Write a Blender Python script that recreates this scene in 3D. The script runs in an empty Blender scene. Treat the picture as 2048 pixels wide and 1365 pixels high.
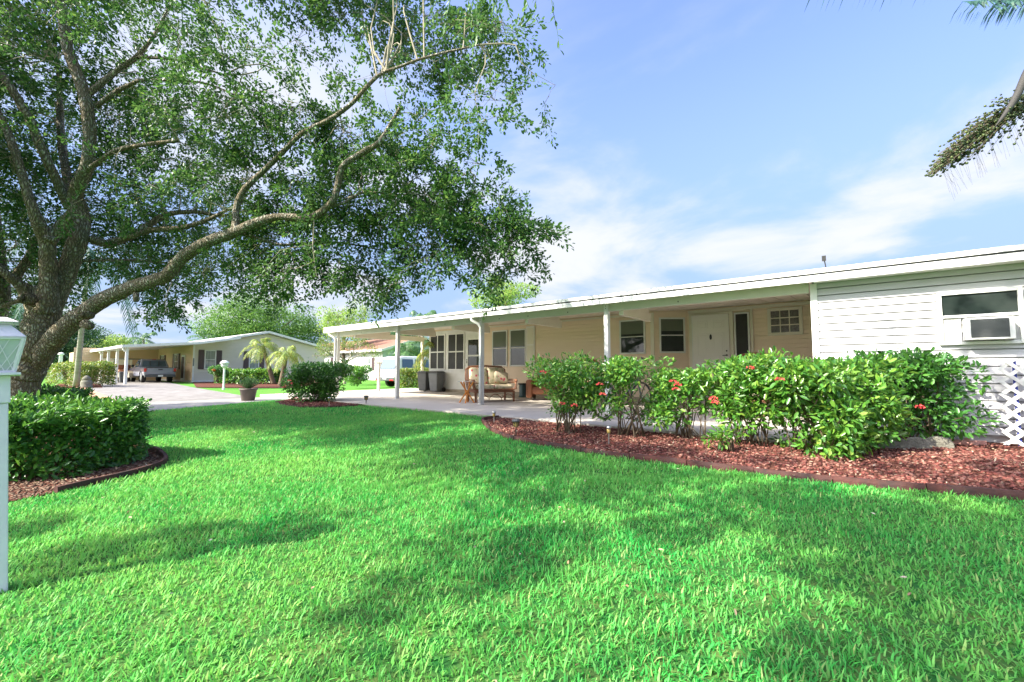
import bpy, math, random
import numpy as np
from mathutils import Vector, Matrix

# ------------------------------------------------------------------ camera, sky, sun, exposure
SC = bpy.context.scene
COL = SC.collection
rnd = random.Random(7)
rng = np.random.default_rng(7)
R = math.radians
CAMZ = 0.9
FPX = 860.0                      # focal length in pixels of the 2048 px wide photograph
PITCH = math.atan(56.5 / FPX)
YAW = R(38.9)
cd = bpy.data.cameras.new('camera')
cd.sensor_width = 36
cd.lens = FPX / 2048 * 36
cd.clip_start = 0.05
cd.clip_end = 3000
cam = bpy.data.objects.new('camera', cd)
cam.location = (0, 0, CAMZ)
cam.rotation_euler = (R(90) + PITCH, 0, YAW)
COL.objects.link(cam)
SC.camera = cam

SUN_EL = R(39)
SUN_H = Vector((-0.44, -0.90, 0)).normalized()
SUN_V = Vector((SUN_H.x * math.cos(SUN_EL), SUN_H.y * math.cos(SUN_EL), math.sin(SUN_EL)))
sl = bpy.data.lights.new('sun', 'SUN')
sl.energy = 4.8
sl.angle = R(0.6)
sl.color = (1.0, 0.94, 0.80)
so = bpy.data.objects.new('sun', sl)
so.rotation_euler = SUN_V.to_track_quat('Z', 'Y').to_euler()
COL.objects.link(so)
SC.view_settings.view_transform = 'Standard'
SC.view_settings.look = 'None'
SC.view_settings.exposure = 1.5
SC.view_settings.gamma = 1
SC.view_settings.use_curve_mapping = False

W = bpy.data.worlds.new('World')
SC.world = W
W.use_nodes = True
nt = W.node_tree
nt.nodes.clear()
def N(t, typ, **k):
    n = t.nodes.new(typ)
    for a, b in k.items():
        if a.startswith('i_'):
            n.inputs[int(a[2:])].default_value = b
        else:
            setattr(n, a, b)
    return n
def build_world():
    L = nt.links
    out = N(nt, 'ShaderNodeOutputWorld')
    bg = N(nt, 'ShaderNodeBackground')
    bg.inputs[1].default_value = 0.15
    sky = N(nt, 'ShaderNodeTexSky', sky_type='NISHITA', sun_disc=False, sun_elevation=SUN_EL,
            sun_rotation=math.atan2(SUN_H.x, SUN_H.y), air_density=1.0, dust_density=0.6, ozone_density=2.0)
    tc = N(nt, 'ShaderNodeTexCoord')
    sep = N(nt, 'ShaderNodeSeparateXYZ')
    L.new(tc.outputs['Generated'], sep.inputs[0])
    # clouds: noise laid on a plane high over the place, seen in direction (x/z, y/z)
    zc = N(nt, 'ShaderNodeMath', operation='MAXIMUM', i_1=0.0)
    L.new(sep.outputs[2], zc.inputs[0])
    za = N(nt, 'ShaderNodeMath', operation='ADD', i_1=0.16)
    L.new(zc.outputs[0], za.inputs[0])
    dx = N(nt, 'ShaderNodeMath', operation='DIVIDE')
    dy = N(nt, 'ShaderNodeMath', operation='DIVIDE')
    L.new(sep.outputs[0], dx.inputs[0]); L.new(za.outputs[0], dx.inputs[1])
    L.new(sep.outputs[1], dy.inputs[0]); L.new(za.outputs[0], dy.inputs[1])
    cb = N(nt, 'ShaderNodeCombineXYZ')
    L.new(dx.outputs[0], cb.inputs[0]); L.new(dy.outputs[0], cb.inputs[1])
    mp = N(nt, 'ShaderNodeMapping')
    mp.inputs['Location'].default_value = (9.0, 1.0, 0)
    mp.inputs['Scale'].default_value = (1, 1, 1)
    L.new(cb.outputs[0], mp.inputs[0])
    n1 = N(nt, 'ShaderNodeTexNoise')
    n1.inputs['Scale'].default_value = 1.1
    n1.inputs['Detail'].default_value = 9
    n1.inputs['Roughness'].default_value = 0.55
    n1.inputs['Distortion'].default_value = 0.3
    L.new(mp.outputs[0], n1.inputs['Vector'])
    r1 = N(nt, 'ShaderNodeMapRange', interpolation_type='SMOOTHSTEP')
    r1.inputs[1].default_value = 0.42; r1.inputs[2].default_value = 0.66
    r1.inputs[3].default_value = 0.0; r1.inputs[4].default_value = 0.95
    L.new(n1.outputs[0], r1.inputs[0])
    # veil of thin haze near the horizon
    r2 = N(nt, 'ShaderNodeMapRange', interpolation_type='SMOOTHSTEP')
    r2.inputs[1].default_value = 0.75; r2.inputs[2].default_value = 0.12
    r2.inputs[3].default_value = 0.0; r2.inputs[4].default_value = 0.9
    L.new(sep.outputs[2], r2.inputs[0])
    # the clouds thin out overhead
    r3 = N(nt, 'ShaderNodeMapRange', interpolation_type='SMOOTHSTEP')
    r3.inputs[1].default_value = 0.72; r3.inputs[2].default_value = 0.46
    r3.inputs[3].default_value = 0.12; r3.inputs[4].default_value = 1.0
    L.new(sep.outputs[2], r3.inputs[0])
    cm = N(nt, 'ShaderNodeMath', operation='MULTIPLY')
    L.new(r1.outputs[0], cm.inputs[0]); L.new(r3.outputs[0], cm.inputs[1])
    tint = N(nt, 'ShaderNodeMix', data_type='RGBA', blend_type='MULTIPLY')
    tint.inputs[0].default_value = 1.0
    tint.inputs[7].default_value = SKYTINT
    L.new(sky.outputs[0], tint.inputs[6])
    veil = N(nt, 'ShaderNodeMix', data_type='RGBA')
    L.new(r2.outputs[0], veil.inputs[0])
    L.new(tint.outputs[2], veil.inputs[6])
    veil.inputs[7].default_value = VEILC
    mix = N(nt, 'ShaderNodeMix', data_type='RGBA')
    L.new(cm.outputs[0], mix.inputs[0])
    L.new(veil.outputs[2], mix.inputs[6])
    mix.inputs[7].default_value = CLOUDC
    # warm glow added to the unseen sky round the sun, filling the porch shade
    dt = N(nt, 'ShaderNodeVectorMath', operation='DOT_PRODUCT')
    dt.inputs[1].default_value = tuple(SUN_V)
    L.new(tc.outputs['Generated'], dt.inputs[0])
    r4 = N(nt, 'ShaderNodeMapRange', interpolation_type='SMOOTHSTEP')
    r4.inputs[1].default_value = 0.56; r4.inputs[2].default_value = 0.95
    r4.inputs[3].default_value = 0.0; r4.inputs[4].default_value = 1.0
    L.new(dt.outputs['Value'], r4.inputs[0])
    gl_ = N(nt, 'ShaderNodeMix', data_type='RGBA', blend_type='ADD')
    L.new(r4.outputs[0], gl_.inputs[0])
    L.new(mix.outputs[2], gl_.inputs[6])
    gl_.inputs[7].default_value = FILLGLOWC
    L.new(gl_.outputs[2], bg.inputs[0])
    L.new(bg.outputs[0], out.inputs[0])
SKYTINT = (0.92, 0.88, 1.12, 1)
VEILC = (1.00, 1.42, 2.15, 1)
FILLGLOWC = (9.0, 8.4, 7.5, 1)
CLOUDC = (2.35, 2.4, 2.55, 1)
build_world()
try:
    SC.cycles.max_bounces = 6
    SC.cycles.diffuse_bounces = 3
    SC.cycles.glossy_bounces = 2
    SC.cycles.transmission_bounces = 3
    SC.cycles.transparent_max_bounces = 4
    SC.cycles.caustics_reflective = False
    SC.cycles.caustics_refractive = False
    SC.cycles.use_denoising = True
except Exception:
    pass

# ------------------------------------------------------------------ calibration helpers
FW = Vector((-math.sin(YAW), math.cos(YAW), 0))
RT = Vector((math.cos(YAW), math.sin(YAW), 0))
F3 = FW * math.cos(PITCH) + Vector((0, 0, math.sin(PITCH)))
U3 = -FW * math.sin(PITCH) + Vector((0, 0, math.cos(PITCH)))
def ray(px, py):
    d = F3 + RT * ((px - 1024) / FPX) + U3 * ((682.5 - py) / FPX)
    return d / d.dot(FW)
def P(px, py, D):
    return Vector((0, 0, CAMZ)) + ray(px, py) * D
def sstep(a, b, x):
    t = min(max((x - a) / (b - a), 0.0), 1.0)
    return t * t * (3 - 2 * t)
def gz(x, y):
    z = -0.06
    z -= 0.04 * min(max(6.4 - y, 0), 9) * sstep(-12.2, -8.5, x)
    z -= 0.0015 * min(max(0, -x - 12), 40)
    z -= 0.17 * math.exp(-(((x + 27) ** 2) + (y - 19) ** 2) / 90)
    return z
def G(px, py, dz=0.0):
    r = ray(px, py)
    z = -0.1
    for _ in range(12):
        D = (z + dz - CAMZ) / r.z
        z = gz(r.x * D, r.y * D)
    return Vector((r.x * D, r.y * D, z + dz))

# ------------------------------------------------------------------ materials
MATS = {}
def mat(name, base, rough=0.6, spec=0.4, metal=0.0, noise=None, bump=None, island=None, transl=0.0, alpha=None,
        trans=0.0, ior=None, emit=None, coat=0.0):
    """noise=(scale, colour2, amount[, stretch]); island=[colours] random per leaf; bump=(scale, strength[, stretch])"""
    m = bpy.data.materials.new(name)
    m.use_nodes = True
    t = m.node_tree
    L = t.links
    b = t.nodes['Principled BSDF']
    out = t.nodes['Material Output']
    b.inputs['Base Color'].default_value = (*base, 1)
    b.inputs['Roughness'].default_value = rough
    b.inputs['Specular IOR Level'].default_value = spec
    b.inputs['Metallic'].default_value = metal
    b.inputs['Transmission Weight'].default_value = trans
    b.inputs['Coat Weight'].default_value = coat
    if ior: b.inputs['IOR'].default_value = ior
    if alpha is not None: b.inputs['Alpha'].default_value = alpha
    if emit:
        b.inputs['Emission Color'].default_value = (*emit[:3], 1)
        b.inputs['Emission Strength'].default_value = emit[3]
    csock = None
    if island:
        g = N(t, 'ShaderNodeNewGeometry')
        cr = N(t, 'ShaderNodeValToRGB')
        els = cr.color_ramp.elements
        n = len(island)
        while len(els) < n: els.new(0.5)
        for i, c in enumerate(island):
            els[i].position = i / (n - 1)
            els[i].color = (*c, 1)
        L.new(g.outputs['Random Per Island'], cr.inputs[0])
        csock = cr.outputs[0]
    if noise:
        tc = N(t, 'ShaderNodeTexCoord')
        mp = N(t, 'ShaderNodeMapping')
        if len(noise) > 3: mp.inputs['Scale'].default_value = noise[3]
        L.new(tc.outputs['Object'], mp.inputs[0])
        no = N(t, 'ShaderNodeTexNoise')
        no.inputs['Scale'].default_value = noise[0]
        no.inputs['Detail'].default_value = 8
        no.inputs['Roughness'].default_value = 0.62
        L.new(mp.outputs[0], no.inputs['Vector'])
        mr = N(t, 'ShaderNodeMapRange')
        mr.inputs[1].default_value = 0.36; mr.inputs[2].default_value = 0.66
        mr.inputs[3].default_value = 0; mr.inputs[4].default_value = noise[2]
        L.new(no.outputs[0], mr.inputs[0])
        mx = N(t, 'ShaderNodeMix', data_type='RGBA')
        L.new(mr.outputs[0], mx.inputs[0])
        if csock: L.new(csock, mx.inputs[6])
        else: mx.inputs[6].default_value = (*base, 1)
        mx.inputs[7].default_value = (*noise[1], 1)
        csock = mx.outputs[2]
    if csock: L.new(csock, b.inputs['Base Color'])
    if bump:
        tc = N(t, 'ShaderNodeTexCoord')
        mp = N(t, 'ShaderNodeMapping')
        if len(bump) > 2: mp.inputs['Scale'].default_value = bump[2]
        L.new(tc.outputs['Object'], mp.inputs[0])
        no = N(t, 'ShaderNodeTexNoise')
        no.inputs['Scale'].default_value = bump[0]
        no.inputs['Detail'].default_value = 6
        L.new(mp.outputs[0], no.inputs['Vector'])
        bp = N(t, 'ShaderNodeBump')
        bp.inputs['Strength'].default_value = bump[1]
        bp.inputs['Distance'].default_value = 0.02
        L.new(no.outputs[0], bp.inputs['Height'])
        L.new(bp.outputs[0], b.inputs['Normal'])
    if transl > 0:
        tr = N(t, 'ShaderNodeBsdfTranslucent')
        if csock:
            hs = N(t, 'ShaderNodeHueSaturation')
            hs.inputs['Hue'].default_value = 0.48
            hs.inputs['Value'].default_value = 1.8
            L.new(csock, hs.inputs['Color'])
            L.new(hs.outputs[0], tr.inputs[0])
        else:
            tr.inputs[0].default_value = (*[min(1, c * 1.8) for c in base], 1)
        ms = N(t, 'ShaderNodeMixShader')
        ms.inputs[0].default_value = transl
        L.new(b.outputs[0], ms.inputs[1])
        L.new(tr.outputs[0], ms.inputs[2])
        L.new(ms.outputs[0], out.inputs[0])
    MATS[name] = m
    return m

M_white = mat('white_aluminium', (0.80, 0.80, 0.78), 0.42, noise=(3.0, (0.66, 0.66, 0.62), 0.5))
M_cream = mat('cream_trim', (0.80, 0.74, 0.62), 0.5, noise=(2.5, (0.7, 0.64, 0.52), 0.4))
M_whitesiding = mat('white_vinyl_siding', (0.52, 0.515, 0.545), 0.5, noise=(1.6, (0.50, 0.50, 0.49), 0.6, (0.4, 0.4, 3)))
M_beige = mat('beige_vinyl_siding', (0.93, 0.75, 0.58), 0.55, noise=(1.6, (0.88, 0.69, 0.52), 0.7, (0.4, 0.4, 3)))
M_grey_green = mat('painted_beam', (0.60, 0.61, 0.52), 0.5, noise=(5, (0.53, 0.55, 0.45), 0.4))
M_ceil = mat('cream_ceiling_panel', (0.93, 0.83, 0.72), 0.5)
M_glass = mat('dark_window_glass', (0.016, 0.024, 0.022), 0.03, 0.45, noise=(1.3, (0.05, 0.06, 0.055), 0.7))
M_blind = mat('blind_behind_glass', (0.13, 0.15, 0.115), 0.35, 0.3)
M_screen = mat('black_insect_screen', (0.03, 0.028, 0.03), 0.45, 0.25, noise=(3, (0.05, 0.048, 0.05), 0.8))
M_door = mat('white_painted_door', (0.82, 0.78, 0.73), 0.4)
M_black = mat('black_metal', (0.02, 0.02, 0.02), 0.35, 0.5)
M_darkgrey = mat('dark_grey_plastic', (0.075, 0.08, 0.085), 0.45, noise=(6, (0.12, 0.125, 0.13), 0.5))
M_midgrey = mat('mid_grey_plastic', (0.16, 0.17, 0.18), 0.45, noise=(6, (0.22, 0.23, 0.24), 0.5))
M_conc = mat('pale_concrete', (0.50, 0.46, 0.41), 0.85, 0.2, noise=(1.1, (0.42, 0.38, 0.33), 0.8), bump=(60, 0.25))
M_road = mat('driveway_concrete', (0.31, 0.30, 0.285), 0.85, 0.2, noise=(0.8, (0.25, 0.24, 0.225), 0.8), bump=(60, 0.25))
M_curb = mat('tan_curb', (0.42, 0.36, 0.27), 0.8, noise=(4, (0.3, 0.26, 0.2), 0.7))
M_soil = mat('lawn_soil', (0.02, 0.12, 0.025), 0.95, 0.1, noise=(9, (0.10, 0.15, 0.04), 0.9), bump=(40, 0.6))
M_mulch = mat('red_mulch', (0.17, 0.065, 0.045), 0.95, 0.1, noise=(24, (0.06, 0.03, 0.022), 1.0), bump=(50, 1.0))
M_lava = mat('red_lava_rock', (0.3, 0.1, 0.07), 0.9, 0.15, island=[(0.03, 0.012, 0.010), (0.14, 0.045, 0.038), (0.22, 0.075, 0.06), (0.10, 0.038, 0.032), (0.34, 0.17, 0.13), (0.06, 0.028, 0.024)])
M_chip = mat('brown_wood_chip', (0.2, 0.12, 0.08), 0.9, 0.1, island=[(0.20, 0.12, 0.085), (0.09, 0.055, 0.04), (0.30, 0.21, 0.15), (0.13, 0.075, 0.055)])
M_litter = mat('dry_leaf_litter', (0.4, 0.3, 0.18), 0.8, 0.2, island=[(0.45, 0.36, 0.24), (0.25, 0.15, 0.08), (0.6, 0.52, 0.4), (0.35, 0.2, 0.1)])
M_edge = mat('red_brown_rubber_edging', (0.115, 0.045, 0.038), 0.8, 0.2, noise=(5, (0.05, 0.035, 0.034), 1.0), bump=(30, 0.4))
M_bark = mat('grey_brown_bark', (0.26, 0.22, 0.15), 0.95, 0.1)
M_twig = mat('pale_grey_twig', (0.34, 0.31, 0.24), 0.9, 0.15, noise=(10, (0.18, 0.16, 0.11), 0.7))
M_stem = mat('dark_brown_stem', (0.12, 0.09, 0.06), 0.9, 0.15, noise=(14, (0.22, 0.18, 0.13), 0.7))
M_palmtrunk = mat('ringed_palm_trunk', (0.34, 0.32, 0.28), 0.85, 0.15, noise=(1.2, (0.22, 0.20, 0.17), 0.8, (1, 1, 9)))
M_oak = mat('oak_leaf', (0.05, 0.1, 0.03), 0.42, 0.35, transl=0.32,
            island=[(0.022, 0.075, 0.020), (0.05, 0.145, 0.03), (0.032, 0.10, 0.025), (0.085, 0.19, 0.045), (0.042, 0.125, 0.03), (0.13, 0.24, 0.05)])
M_ixora = mat('ixora_leaf', (0.06, 0.2, 0.03), 0.3, 0.55, transl=0.3,
              island=[(0.045, 0.15, 0.02), (0.10, 0.27, 0.03), (0.06, 0.20, 0.03), (0.20, 0.38, 0.05), (0.075, 0.23, 0.035), (0.035, 0.12, 0.025), (0.26, 0.40, 0.06)])
M_hedge = mat('hedge_leaf', (0.05, 0.18, 0.03), 0.34, 0.5, transl=0.28,
              island=[(0.025, 0.10, 0.02), (0.06, 0.20, 0.03), (0.035, 0.14, 0.025), (0.10, 0.27, 0.04), (0.045, 0.16, 0.03)])
M_loosehedge = mat('loose_hedge_leaf', (0.05, 0.18, 0.03), 0.34, 0.5, transl=0.28,
              island=[(0.03, 0.12, 0.02), (0.07, 0.22, 0.03), (0.04, 0.16, 0.025), (0.13, 0.32, 0.04), (0.05, 0.18, 0.03), (0.02, 0.09, 0.02)])
M_hedge2 = mat('yellow_green_hedge_leaf', (0.1, 0.2, 0.03), 0.34, 0.5, transl=0.3,
               island=[(0.05, 0.13, 0.02), (0.16, 0.26, 0.04), (0.09, 0.18, 0.03), (0.26, 0.34, 0.06), (0.20, 0.12, 0.04)])
M_fartree = mat('bright_tree_leaf', (0.08, 0.17, 0.03), 0.5, 0.3, transl=0.3,
                island=[(0.04, 0.12, 0.022), (0.09, 0.20, 0.035), (0.06, 0.155, 0.03), (0.14, 0.26, 0.05)])
M_darktree = mat('dark_tree_leaf', (0.04, 0.1, 0.03), 0.5, 0.3, transl=0.25,
                 island=[(0.025, 0.075, 0.03), (0.05, 0.12, 0.045), (0.035, 0.10, 0.035), (0.09, 0.16, 0.06)])
M_limetree = mat('lime_tree_leaf', (0.16, 0.3, 0.04), 0.5, 0.3, transl=0.35,
                 island=[(0.14, 0.27, 0.05), (0.22, 0.36, 0.07), (0.10, 0.22, 0.04), (0.3, 0.36, 0.1)])
M_palm = mat('palm_leaflet', (0.06, 0.14, 0.04), 0.4, 0.5, transl=0.25,
             island=[(0.04, 0.11, 0.035), (0.08, 0.18, 0.05), (0.055, 0.14, 0.04), (0.12, 0.22, 0.06)])
M_bluepalm = mat('blue_green_palm_leaflet', (0.05, 0.13, 0.09), 0.35, 0.55, transl=0.2,
                 island=[(0.018, 0.06, 0.04), (0.04, 0.11, 0.08), (0.028, 0.085, 0.06), (0.09, 0.17, 0.12)])
M_yelpalm = mat('yellow_green_palm_leaflet', (0.2, 0.28, 0.06), 0.4, 0.4, transl=0.3,
                island=[(0.18, 0.28, 0.05), (0.28, 0.36, 0.08), (0.12, 0.22, 0.04), (0.42, 0.38, 0.08)])
M_red = mat('coral_red_petal', (0.75, 0.06, 0.06), 0.5, 0.3, transl=0.2, island=[(0.7, 0.05, 0.06), (0.85, 0.14, 0.12), (0.6, 0.04, 0.05)])
M_orange = mat('orange_petal', (0.8, 0.2, 0.04), 0.5, 0.3)
M_grass = mat('st_augustine_blade', (0.05, 0.27, 0.05), 0.5, 0.18, transl=0.32,
              island=[(0.004, 0.17, 0.035), (0.020, 0.38, 0.070), (0.008, 0.26, 0.050), (0.07, 0.50, 0.09), (0.014, 0.32, 0.060), (0.20, 0.54, 0.14), (0.006, 0.21, 0.040), (0.40, 0.46, 0.18)],
              noise=(0.6, (0.32, 0.60, 0.12), 0.5))

def bark_material():
    m = M_bark
    t = m.node_tree
    L = t.links
    b = t.nodes['Principled BSDF']
    tc = N(t, 'ShaderNodeTexCoord')
    mp = N(t, 'ShaderNodeMapping')
    mp.inputs['Scale'].default_value = (1, 1, 0.36)
    L.new(tc.outputs['Object'], mp.inputs[0])
    wn = N(t, 'ShaderNodeTexNoise')
    wn.inputs['Scale'].default_value = 9
    wn.inputs['Detail'].default_value = 4
    L.new(mp.outputs[0], wn.inputs['Vector'])
    ad = N(t, 'ShaderNodeVectorMath', operation='MULTIPLY_ADD')
    ad.inputs[1].default_value = (0.16, 0.16, 0.16)
    L.new(wn.outputs[1], ad.inputs[0]); L.new(mp.outputs[0], ad.inputs[2])
    vo = N(t, 'ShaderNodeTexVoronoi', feature='DISTANCE_TO_EDGE')
    vo.inputs['Scale'].default_value = 26
    L.new(ad.outputs[0], vo.inputs['Vector'])
    mr = N(t, 'ShaderNodeMapRange')
    mr.inputs[1].default_value = 0.0; mr.inputs[2].default_value = 0.34
    L.new(vo.outputs[0], mr.inputs[0])
    no = N(t, 'ShaderNodeTexNoise')
    no.inputs['Scale'].default_value = 3.2
    no.inputs['Detail'].default_value = 8
    L.new(tc.outputs['Object'], no.inputs['Vector'])
    r2 = N(t, 'ShaderNodeMapRange')
    r2.inputs[1].default_value = 0.42; r2.inputs[2].default_value = 0.62
    L.new(no.outputs[0], r2.inputs[0])
    c1 = N(t, 'ShaderNodeMix', data_type='RGBA')
    c1.inputs[6].default_value = (0.40, 0.35, 0.25, 1)
    c1.inputs[7].default_value = (0.50, 0.50, 0.44, 1)      # lichen
    L.new(r2.outputs[0], c1.inputs[0])
    c2 = N(t, 'ShaderNodeMix', data_type='RGBA')
    c2.inputs[6].default_value = (0.15, 0.12, 0.082, 1)   # furrows
    L.new(mr.outputs[0], c2.inputs[0]); L.new(c1.outputs[2], c2.inputs[7])
    L.new(c2.outputs[2], b.inputs['Base Color'])
    bp = N(t, 'ShaderNodeBump')
    bp.inputs['Strength'].default_value = 1.0
    bp.inputs['Distance'].default_value = 0.035
    L.new(mr.outputs[0], bp.inputs['Height'])
    L.new(bp.outputs[0], b.inputs['Normal'])
bark_material()

# ------------------------------------------------------------------ mesh building
class MB:
    def __init__(s, M=None):
        s.v = []; s.f = []; s.M = M or Matrix.Identity(4); s.smooth = False
    def add(s, vs, fs):
        b = len(s.v)
        s.v += [s.M @ Vector(p) for p in vs]
        s.f += [tuple(b + i for i in f) for f in fs]
    def box(s, x0, x1, y0, y1, z0, z1):
        if x0 > x1: x0, x1 = x1, x0
        if y0 > y1: y0, y1 = y1, y0
        s.add([(x0,y0,z0),(x1,y0,z0),(x1,y1,z0),(x0,y1,z0),(x0,y0,z1),(x1,y0,z1),(x1,y1,z1),(x0,y1,z1)],
              [(0,3,2,1),(4,5,6,7),(0,1,5,4),(1,2,6,5),(2,3,7,6),(3,0,4,7)])
    def taper(s, x0, x1, y0, y1, z0, z1, k):
        cx, cy = (x0+x1)/2, (y0+y1)/2
        q = lambda x, y: (cx+(x-cx)*k, cy+(y-cy)*k)
        s.add([(x0,y0,z0),(x1,y0,z0),(x1,y1,z0),(x0,y1,z0),(*q(x0,y0),z1),(*q(x1,y0),z1),(*q(x1,y1),z1),(*q(x0,y1),z1)],
              [(0,3,2,1),(4,5,6,7),(0,1,5,4),(1,2,6,5),(2,3,7,6),(3,0,4,7)])
    def prism(s, poly, d0, d1, axis='y'):
        """poly in the plane across the axis, pushed from d0 to d1"""
        n = len(poly)
        def pt(p, d):
            return {'y': (p[0], d, p[1]), 'x': (d, p[0], p[1]), 'z': (p[0], p[1], d)}[axis]
        s.add([pt(p, d0) for p in poly] + [pt(p, d1) for p in poly],
              [tuple(range(n)), tuple(range(2*n-1, n-1, -1))] + [(i, n+i, n+(i+1) % n, (i+1) % n) for i in range(n)])
    def tube(s, pts, rad, seg=8, cap=True):
        pts = [Vector(p) for p in pts]
        if not hasattr(rad, '__len__'): rad = [rad] * len(pts)
        vs = []; fs = []
        t = (pts[1] - pts[0]).normalized()
        u = t.orthogonal().normalized()
        for i, p in enumerate(pts):
            if i == 0: t = pts[1] - pts[0]
            elif i == len(pts) - 1: t = pts[-1] - pts[-2]
            else: t = (pts[i+1] - pts[i]).normalized() + (pts[i] - pts[i-1]).normalized()
            t.normalize()
            u = (u - t * u.dot(t)).normalized()
            w = t.cross(u)
            for k in range(seg):
                a = 2 * math.pi * k / seg
                vs.append(p + (u * math.cos(a) + w * math.sin(a)) * rad[i])
        for i in range(len(pts) - 1):
            for k in range(seg):
                k2 = (k + 1) % seg
                fs.append((i*seg+k, i*seg+k2, (i+1)*seg+k2, (i+1)*seg+k))
        if cap:
            fs.append(tuple(range(seg-1, -1, -1)))
            fs.append(tuple((len(pts)-1)*seg + k for k in range(seg)))
        s.add(vs, fs)
    def lathe(s, prof, seg=16, c=(0, 0, 0)):
        vs = []; fs = []
        for r, z in prof:
            for k in range(seg):
                a = 2 * math.pi * k / seg
                vs.append((c[0] + r * math.cos(a), c[1] + r * math.sin(a), c[2] + z))
        for i in range(len(prof) - 1):
            for k in range(seg):
                k2 = (k + 1) % seg
                fs.append((i*seg+k, i*seg+k2, (i+1)*seg+k2, (i+1)*seg+k))
        fs.append(tuple(range(seg-1, -1, -1)))
        fs.append(tuple((len(prof)-1)*seg + k for k in range(seg)))
        s.add(vs, fs)
    def blob(s, c, r, seg=10, rings=6, jit=0.0):
        c = Vector(c)
        if not hasattr(r, '__len__'): r = (r, r, r)
        vs = []; fs = []
        for i in range(rings + 1):
            th = math.pi * i / rings
            for k in range(seg):
                a = 2 * math.pi * k / seg
                j = 1 + rnd.uniform(-jit, jit)
                vs.append(c + Vector((r[0]*math.sin(th)*math.cos(a)*j, r[1]*math.sin(th)*math.sin(a)*j, r[2]*math.cos(th)*j)))
        for i in range(rings):
            for k in range(seg):
                k2 = (k+1) % seg
                fs.append((i*seg+k, (i+1)*seg+k, (i+1)*seg+k2, i*seg+k2))
        s.add(vs, fs)
    def build(s, name, m, parent=None, bevel=0.0, smooth=False, local=False, **tags):
        me = bpy.data.meshes.new(name)
        off = Vector((0, 0, 0))
        if parent and not local:
            off = wloc(parent)
        me.from_pydata([tuple(v - off) for v in s.v], [], s.f)
        me.materials.append(m)
        if smooth:
            for p in me.polygons: p.use_smooth = True
        o = bpy.data.objects.new(name, me)
        COL.objects.link(o)
        if parent: o.parent = parent
        if bevel:
            bm = o.modifiers.new('bevel', 'BEVEL')
            bm.width = bevel; bm.segments = 2; bm.limit_method = 'ANGLE'; bm.angle_limit = R(40)
        for k, v in tags.items(): o[k] = v
        return o
def wloc(o):
    v = Vector((0, 0, 0))
    while o is not None:
        v = v + Vector(o.location)
        o = o.parent
    return v
def thing(name, label, cat, loc=(0, 0, 0), rz=0.0, group=None):
    o = bpy.data.objects.new(name, None)
    o.empty_display_size = 0.2
    COL.objects.link(o)
    o.location = loc
    o.rotation_euler = (0, 0, rz)
    o['label'] = label; o['category'] = cat
    if group: o['group'] = group
    return o
def tag(o, label, cat, group=None):
    o['label'] = label; o['category'] = cat
    if group: o['group'] = group
    return o
def struct(o, kind='structure'):
    o['kind'] = kind
    return o
def copy_thing(src, loc, rz, label, name=None):
    def cp(o, parent):
        c = o.copy(); COL.objects.link(c); c.parent = parent
        for ch in [q for q in bpy.data.objects if q.parent == o and q != c]:
            cp(ch, c)
        return c
    c = cp(src, None)
    c.location = loc; c.rotation_euler = (0, 0, rz); c['label'] = label
    return c

def np_mesh(name, V, F, m, parent=None, local=False, smooth=False):
    """V (n,3) float; F (k,q) int with q = 3 or 4"""
    me = bpy.data.meshes.new(name)
    V = np.asarray(V, dtype=np.float32)
    if parent and not local:
        V = V - np.array(wloc(parent), dtype=np.float32)
    if not isinstance(F, list): F = [F]
    nl = sum(f.size for f in F)
    npol = sum(len(f) for f in F)
    me.vertices.add(len(V)); me.loops.add(nl); me.polygons.add(npol)
    me.vertices.foreach_set('co', V.ravel())
    me.loops.foreach_set('vertex_index', np.concatenate([f.ravel() for f in F]).astype(np.int32))
    tot = np.concatenate([np.full(len(f), f.shape[1]) for f in F]).astype(np.int32)
    st = np.concatenate([[0], np.cumsum(tot)[:-1]]).astype(np.int32)
    me.polygons.foreach_set('loop_start', st)
    me.polygons.foreach_set('loop_total', tot)
    if smooth: me.polygons.foreach_set('use_smooth', np.ones(npol, dtype=bool))
    me.materials.append(m)
    me.update(calc_edges=True)
    me.validate()
    o = bpy.data.objects.new(name, me)
    COL.objects.link(o)
    if parent: o.parent = parent
    return o
def unit(a):
    return a / np.maximum(np.linalg.norm(a, axis=1, keepdims=True), 1e-9)
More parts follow.
